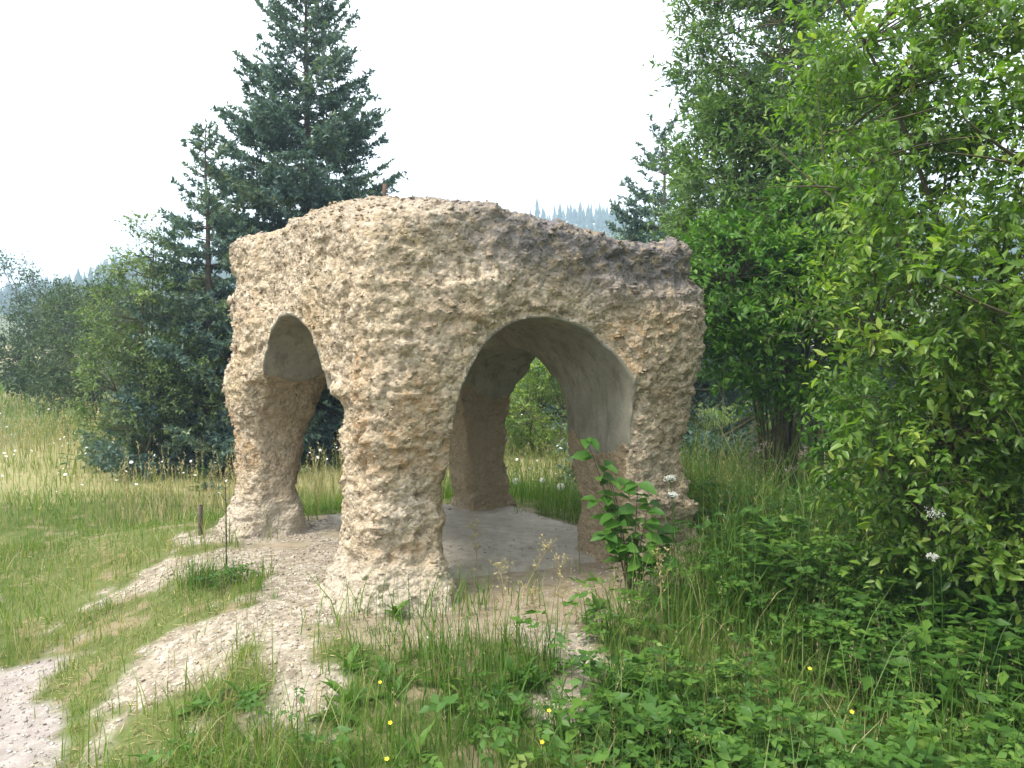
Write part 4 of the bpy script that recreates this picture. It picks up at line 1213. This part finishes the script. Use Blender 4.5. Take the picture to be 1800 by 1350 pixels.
def leaf_obj(mesh, p, d, nrml, L, parent, name='leaf'):
    o = bpy.data.objects.new(name, mesh)
    y_ = d / np.linalg.norm(d); x_ = np.cross(y_, nrml); x_ /= np.linalg.norm(x_); z_ = np.cross(x_, y_)
    base = np.array(world_loc(parent))
    o.parent = parent
    o.matrix_basis = Matrix(np.column_stack([np.column_stack([x_ * L, y_ * L, z_ * L]), p - base]).tolist() + [[0, 0, 0, 1]])
    COL.objects.link(o)
    return o
for p, d in lfp:
    a = rp.uniform(0, 6.28)
    D = np.array([math.cos(a), math.sin(a) * .7, rp.uniform(-.3, .2)]) + d * .3
    leaf_obj(lm[rp.integers(0, 3)], p, D, np.array([0, -.5, 1.]) + rp.normal(0, .25, 3), rp.uniform(.09, .15), sap)

# dark upright seed stalk beside the left leg
b0 = gpt(398, 1040, 5.55)
t_ = thing('dark_seed_stalk', 'tall thin dark dead stalk standing before the left leg', 'plant', b0)
g = Geo(); tp = at(395, 838, 5.6)
P = bez(b0, (b0 + tp) / 2 + np.array([.012, 0, 0]), tp, 9); stem(g, P, .006, .0025, 5, .2); g.build('stem', M['darkstalk'], t_)
g = Geo()
for i in range(1, 9):
    for s in (-1, 1):
        e = P[i] + np.array([s * rp.uniform(.02, .07), rp.normal(0, .02), rp.uniform(.01, .05)])
        stem(g, bez(P[i], (P[i] + e) / 2 + np.array([0, 0, -.01]), e, 4), .0022, .0009, 3, .4)
        V, Ft = leaves4(np.array([e]), np.array([[s * .3, 0, 1.]]), rp.normal(size=(1, 3)), np.array([.022]), np.array([.009])); g.add(V, Ft, .6)
g.build('side_shoots', M['darkstalk'], t_)['kind'] = 'stuff'

# tufts
def tuft(name, label, px, py, y, n, H, spread, mat='grass', tl=.35, w=.005, lean=.5, cat='grass tuft'):
    p = gpt(px, py, y); t_ = thing(name, label, cat, p)
    P = np.repeat(p[None], n, 0); P[:, :2] += rp.normal(0, spread, (n, 2)); P[:, 2] = gz(P[:, 0], P[:, 1]) - .01
    V, Fs, k = blades(rp, P, H * rp.uniform(.5, 1.15, n), np.full(n, w) * rp.uniform(.6, 1.2, n), lean, 4)
    Geo().add(V, Fs, np.repeat(np.clip(rp.normal(tl, .15, n), 0, 1), k)).build('blades', M[mat], t_)['kind'] = 'stuff'
    return t_
tuft('grass_tuft', 'bushy dark green grass tuft at the foot of the left leg', 360, 1065, 5.35, 170, .26, .09, tl=.25)
q = gpt(400, 1060, 5.3)
g = herbs(rp, q[0] + rp.normal(0, .07, 14), q[1] + rp.normal(0, .05, 14), rp.uniform(.06, .13, 14), 5, .05, .25)
o = g.build('rosette_plant', M['herb'], origin=q); tag(o, 'low dark green rosette plant beside the grass tuft on the rubble', 'plant')
tuft('grass_tussock', 'long bladed yellow green tussock at the lower left foreground', 440, 1330, 3.25, 150, .27, .10, tl=.62, w=.006, lean=.75, cat='tussock')
tuft('grass_tussock', 'dark blue green tussock at the bottom of the rubble slope', 300, 1320, 3.35, 120, .15, .10, tl=.18, w=.005, lean=.6, cat='tussock')
tuft('grass_tuft', 'small tuft on the far verge where the rubble meets the meadow', 180, 1080, 5.2, 110, .13, .07, tl=.5, w=.004)
tuft('grass_tuft', 'grass clump topping the foreground bank below the near leg', 830, 1190, 4.0, 220, .34, .16, tl=.35, w=.005, lean=.35)
tuft('grass_tuft', 'dry straw coloured clump at the foreground right of centre', 1020, 1330, 3.2, 90, .30, .07, mat='straw', tl=.5, w=.003, lean=.3)
tuft('grass_tuft', 'small green clump on the left shoulder of the near leg foot', 670, 1085, 4.35, 70, .08, .06, tl=.2, w=.004, lean=.6)
tuft('grass_tuft', 'bright green clump on the rubble below the near leg', 600, 1140, 4.1, 90, .09, .07, tl=.6, w=.004, lean=.6)

# dry yellow umbellifer stalks before the slab
def dry_stalk(label, foot, top, y0, y1, seed):
    rng = np.random.default_rng(seed)
    b0 = gpt(*foot, y0); e = at(*top, y1)
    t_ = thing('dry_stalk', label, 'plant', b0, 'dry stalks before the shelter floor')
    g = Geo(); P = bez(b0, (b0 + e) / 2 + np.append(rng.normal(0, .03, 2), .03), e, 8); stem(g, P, .0035, .0016, 4, .6)
    g.build('stem', M['straw'], t_)
    g = Geo()
    for i in (4, 5, 6, 7, 7, 7):
        for k in range(4):
            d = rng.normal(0, .6, 3); d[2] = abs(d[2]) + .5; d /= np.linalg.norm(d)
            q = P[i] + d * rng.uniform(.03, .09)
            stem(g, np.array([P[i], (P[i] + q) / 2, q]), .0013, .0007, 3, .5)
            m = 5
            V, Ft = leaves4(np.repeat(q[None], m, 0), rng.normal(size=(m, 3)) + np.array([0, 0, .4]), rng.normal(size=(m, 3)), rng.uniform(.010, .022, m), rng.uniform(.004, .007, m)); g.add(V, Ft, .85)
    g.build('seed_head', M['straw'], t_)
dry_stalk('dry yellow stalk leaning right across the concrete floor', (905, 1080), (962, 965), 4.75, 4.75, 1)
dry_stalk('pale dry stalk with feathery head standing on the floor near the far leg', (840, 1010), (835, 935), 5.2, 5.25, 2)
dry_stalk('dry branching stalk at the slab edge in the middle', (870, 1120), (880, 1005), 4.5, 4.5, 3)
dry_stalk('dry ochre stalk leaning left before the right leg', (1000, 1130), (985, 1000), 4.4, 4.45, 4)
dry_stalk('dry stalk with yellow head against the right leg foot', (1170, 1120), (1160, 985), 4.5, 4.55, 5)
dry_stalk('short dry stalk between the slab and the green herbs', (945, 1130), (930, 1045), 4.4, 4.4, 6)

# white umbels
def umbel(label, foot, top, y0, y1, seed, r=.05, mat='white'):
    rng = np.random.default_rng(seed)
    b0 = gpt(*foot, y0); e = at(*top, y1)
    t_ = thing('umbel_flower', label, 'flower', b0, 'white umbel flowers')
    g = Geo(); P = bez(b0, (b0 + e) / 2 + np.append(rng.normal(0, .02, 2), 0), e, 7); stem(g, P, .0035, .002, 4, .4)
    hub = P[-1]; f = Geo()
    for k in range(16):
        d = np.append(rng.normal(0, .55, 2), .8); d /= np.linalg.norm(d); q = hub + d * r * rng.uniform(.8, 1.1)
        stem(g, np.array([hub, (hub + q) / 2, q]), .001, .0007, 3, .5)
        m = 14
        V, Ft = leaves4(q + rng.normal(0, r * .14, (m, 3)), rng.normal(size=(m, 3)), rng.normal(size=(m, 3)) + np.array([0, -.3, .8]), rng.uniform(.005, .010, m), rng.uniform(.004, .007, m)); f.add(V, Ft, rng.uniform(.2, 1))
    g.build('stem', M['herb'], t_); f.build('florets', M['white'], t_)
umbel('upper white umbel flower before the right leg', (1190, 1090), (1180, 850), 4.9, 4.9, 11, .045)
umbel('lower white umbel flower just below its twin at the right leg', (1200, 1090), (1183, 876), 4.9, 4.88, 12, .035)
umbel('white umbel in the shade below the willow', (1650, 1150), (1643, 912), 4.2, 4.2, 13, .05)
umbel('small white umbel low in the shade below the willow', (1635, 1150), (1640, 985), 4.1, 4.1, 14, .03)
umbel('white umbel behind the shelter between the far and right legs', (1020, 900), (1018, 758), 8.6, 8.6, 15, .05)
# dandelion clocks behind the arch
def clock(label, top, y1, seed, r=.045):
    rng = np.random.default_rng(seed); e = at(*top, y1); b0 = np.array([e[0], e[1], float(gz(e[0], e[1]))])
    t_ = thing('seed_clock', label, 'flower', b0, 'round white seed clocks')
    g = Geo(); stem(g, bez(b0, (b0 + e) / 2 + np.array([.02, 0, 0]), e, 5), .004, .003, 4, .4); g.build('stem', M['herb'], t_)
    d = nrm(rng.normal(size=(260, 3))); f = Geo()
    V, Ft = leaves4(e + d * r * .75, nrm(np.cross(d, rng.normal(size=d.shape))), d, np.full(260, r * .45), np.full(260, r * .12)); f.add(V, Ft, .9)
    V, Ft = leaves4(np.repeat(e[None], 260, 0), d, rng.normal(size=d.shape), np.full(260, r * .85), np.full(260, r * .04)); f.add(V, Ft, .6)
    f.build('seed_ball', M['white'], t_)
clock('larger white seed clock in the grass behind the right arch', (986, 856), 8.7, 1, .052)
clock('smaller white seed clock left of the larger one behind the arch', (953, 845), 8.9, 2, .040)
clock('white seed clock half hidden behind the far leg', (906, 846), 8.9, 3, .045)
# thistles and docks gone to seed, right of the shelter
def seed_plant(name, label, foot, top, y, seed, mat='mauve', n=10, heads=26):
    rng = np.random.default_rng(seed); e = at(*top, y); b0 = np.array([at(foot, 900, y)[0], y, 0]); b0[2] = float(gz(b0[0], b0[1]))
    t_ = thing(name, label, 'plant', b0)
    g = Geo(); f = Geo(); lf = Geo()
    P = bez(b0, (b0 + e) / 2 + np.append(rng.normal(0, .03, 2), 0), e, 10); stem(g, P, .006, .002, 5, .4)
    for k in range(n):
        i = rng.integers(5, 10); d = np.append(rng.normal(0, .35, 2), 1); d /= np.linalg.norm(d); q = P[i] + d * rng.uniform(.05, .17)
        stem(g, np.array([P[i], (P[i] + q) / 2, q]), .002, .001, 3, .4)
        m = heads
        V, Ft = leaves4(q + rng.normal(0, .013, (m, 3)), rng.normal(size=(m, 3)) + np.array([0, 0, .8]), rng.normal(size=(m, 3)), rng.uniform(.012, .026, m), rng.uniform(.004, .008, m)); f.add(V, Ft, rng.uniform(.1, .9))
    m = 16; ix = rng.integers(1, 7, m); a = rng.uniform(0, 6.28, m)
    V, Ft = leaves(P[ix], np.stack([np.cos(a), np.sin(a), rng.uniform(-.2, .6, m)], 1), np.array([0, 0, 1.]) + rng.normal(0, .3, (m, 3)), rng.uniform(.08, .16, m), rng.uniform(.02, .035, m)); lf.add(V, Ft, rng.uniform(.2, .8))
    g.build('stem', M['herb'], t_); f.build('seed_heads', M[mat], t_)['kind'] = 'stuff'; lf.build('leaves', M['herb'], t_)
seed_plant('thistle', 'tallest mauve headed thistle right of the shelter against the dark bushes', 1325, (1328, 730), 6.3, 1)
seed_plant('thistle', 'pale thistle between the two dark gaps under the elder', 1408, (1408, 808), 6.2, 2, n=7)
seed_plant('thistle', 'broad cluster of mauve thistle heads left of the willow foot', 1475, (1478, 822), 6.0, 3, n=14)
seed_plant('sorrel', 'thin sorrel spike close to the right edge of the shelter', 1262, (1258, 815), 6.6, 4, 'straw', n=6, heads=18)
seed_plant('sorrel', 'reddish brown sorrel spike in the left meadow by the spruce', 352, (352, 800), 9.5, 5, 'darkstalk', n=7, heads=18)
seed_plant('sorrel', 'brown sorrel spike left of the one by the spruce', 118, (118, 752), 11.5, 6, 'darkstalk', n=7, heads=18)
# buttercups
def buttercup(label, top, y, seed):
    rng = np.random.default_rng(seed); e = at(*top, y); b0 = np.array([e[0], e[1], float(gz(e[0], e[1]))])
    t_ = thing('buttercup', label, 'flower', b0, 'yellow buttercups in the foreground')
    e[2] = max(e[2], b0[2] + .08)
    g = Geo(); stem(g, bez(b0, (b0 + e) / 2 + np.append(rng.normal(0, .02, 2), 0), e, 5), .0018, .0012, 4, .5); g.build('stem', M['herb'], t_)
    V, Ft = leaves4(np.zeros((1, 3)), np.array([[1., 0, .45]]), np.array([[0, 0, 1.]]), np.array([.012]), np.array([.013]), .1)
    me = Geo().add(V, Ft, .6).mesh('petal', M['yellow'])
    tilt = rng.uniform(.3, .8)
    for k in range(5):
        o = bpy.data.objects.new('petal', me); COL.objects.link(o); o.parent = t_
        o.matrix_basis = Matrix.Translation(Vector(e - b0)) @ Matrix.Rotation(tilt, 4, 'X') @ Matrix.Rotation(k * 1.2566, 4, 'Z')
for i, (lab, tp, y) in enumerate((('yellow buttercup below the rubble toe at centre left', (668, 1200), 3.75), ('yellow buttercup in the long grass lowest of the left pair', (686, 1271), 3.4),
        ('yellow buttercup at the bottom edge left of centre', (680, 1335), 3.1), ('orange yellow buttercup right of centre in the grass', (965, 1250), 3.4),
        ('yellow buttercup beside the dry straw clump', (953, 1305), 3.2), ('yellow buttercup low in the herbs at right, left one', (1386, 1264), 3.3),
        ('yellow buttercup low in the herbs at right, right one', (1497, 1252), 3.3), ('tiny yellow buttercup high in the shaded herbs', (1423, 1176), 3.6))):
    buttercup(lab, tp, y, 70 + i)
# old stake end beside the left leg
p = gpt(353, 950, 6.55)
t_ = thing('wooden_stake', 'short dark weathered stake beside the flared foot of the left leg', 'stake', p)
g = Geo(); stem(g, np.array([p - np.array([0, 0, .15]), p + np.array([.0, 0, .14]), p + np.array([.004, 0, .25]), p + np.array([.004, 0, .2501])]), .02, .018, 6)
g.build('post', M['bark'], t_)

# ------------------------------------------------------------------ hazy air
hm, hn, hl = new_mat('haze')
pv = hn.new('ShaderNodeVolumePrincipled'); pv.inputs['Color'].default_value = (.62, .82, 1.0, 1)
pv.inputs['Density'].default_value = .0022; pv.inputs['Anisotropy'].default_value = .2
ho = hn.new('ShaderNodeOutputMaterial'); hl.new(pv.outputs[0], ho.inputs['Volume'])
hx, hy0, hy1, hz0, hz1 = 700, -700, 700, -3.0, 75
V = np.array([[x, y, z] for x in (-hx, hx) for y in (hy0, hy1) for z in (hz0, hz1)], dtype=float)
F = np.array([[0, 1, 3, 2], [4, 6, 7, 5], [0, 4, 5, 1], [2, 3, 7, 6], [0, 2, 6, 4], [1, 5, 7, 3]])
tag(Geo().add(V, F).build('haze', hm), kind='stuff')
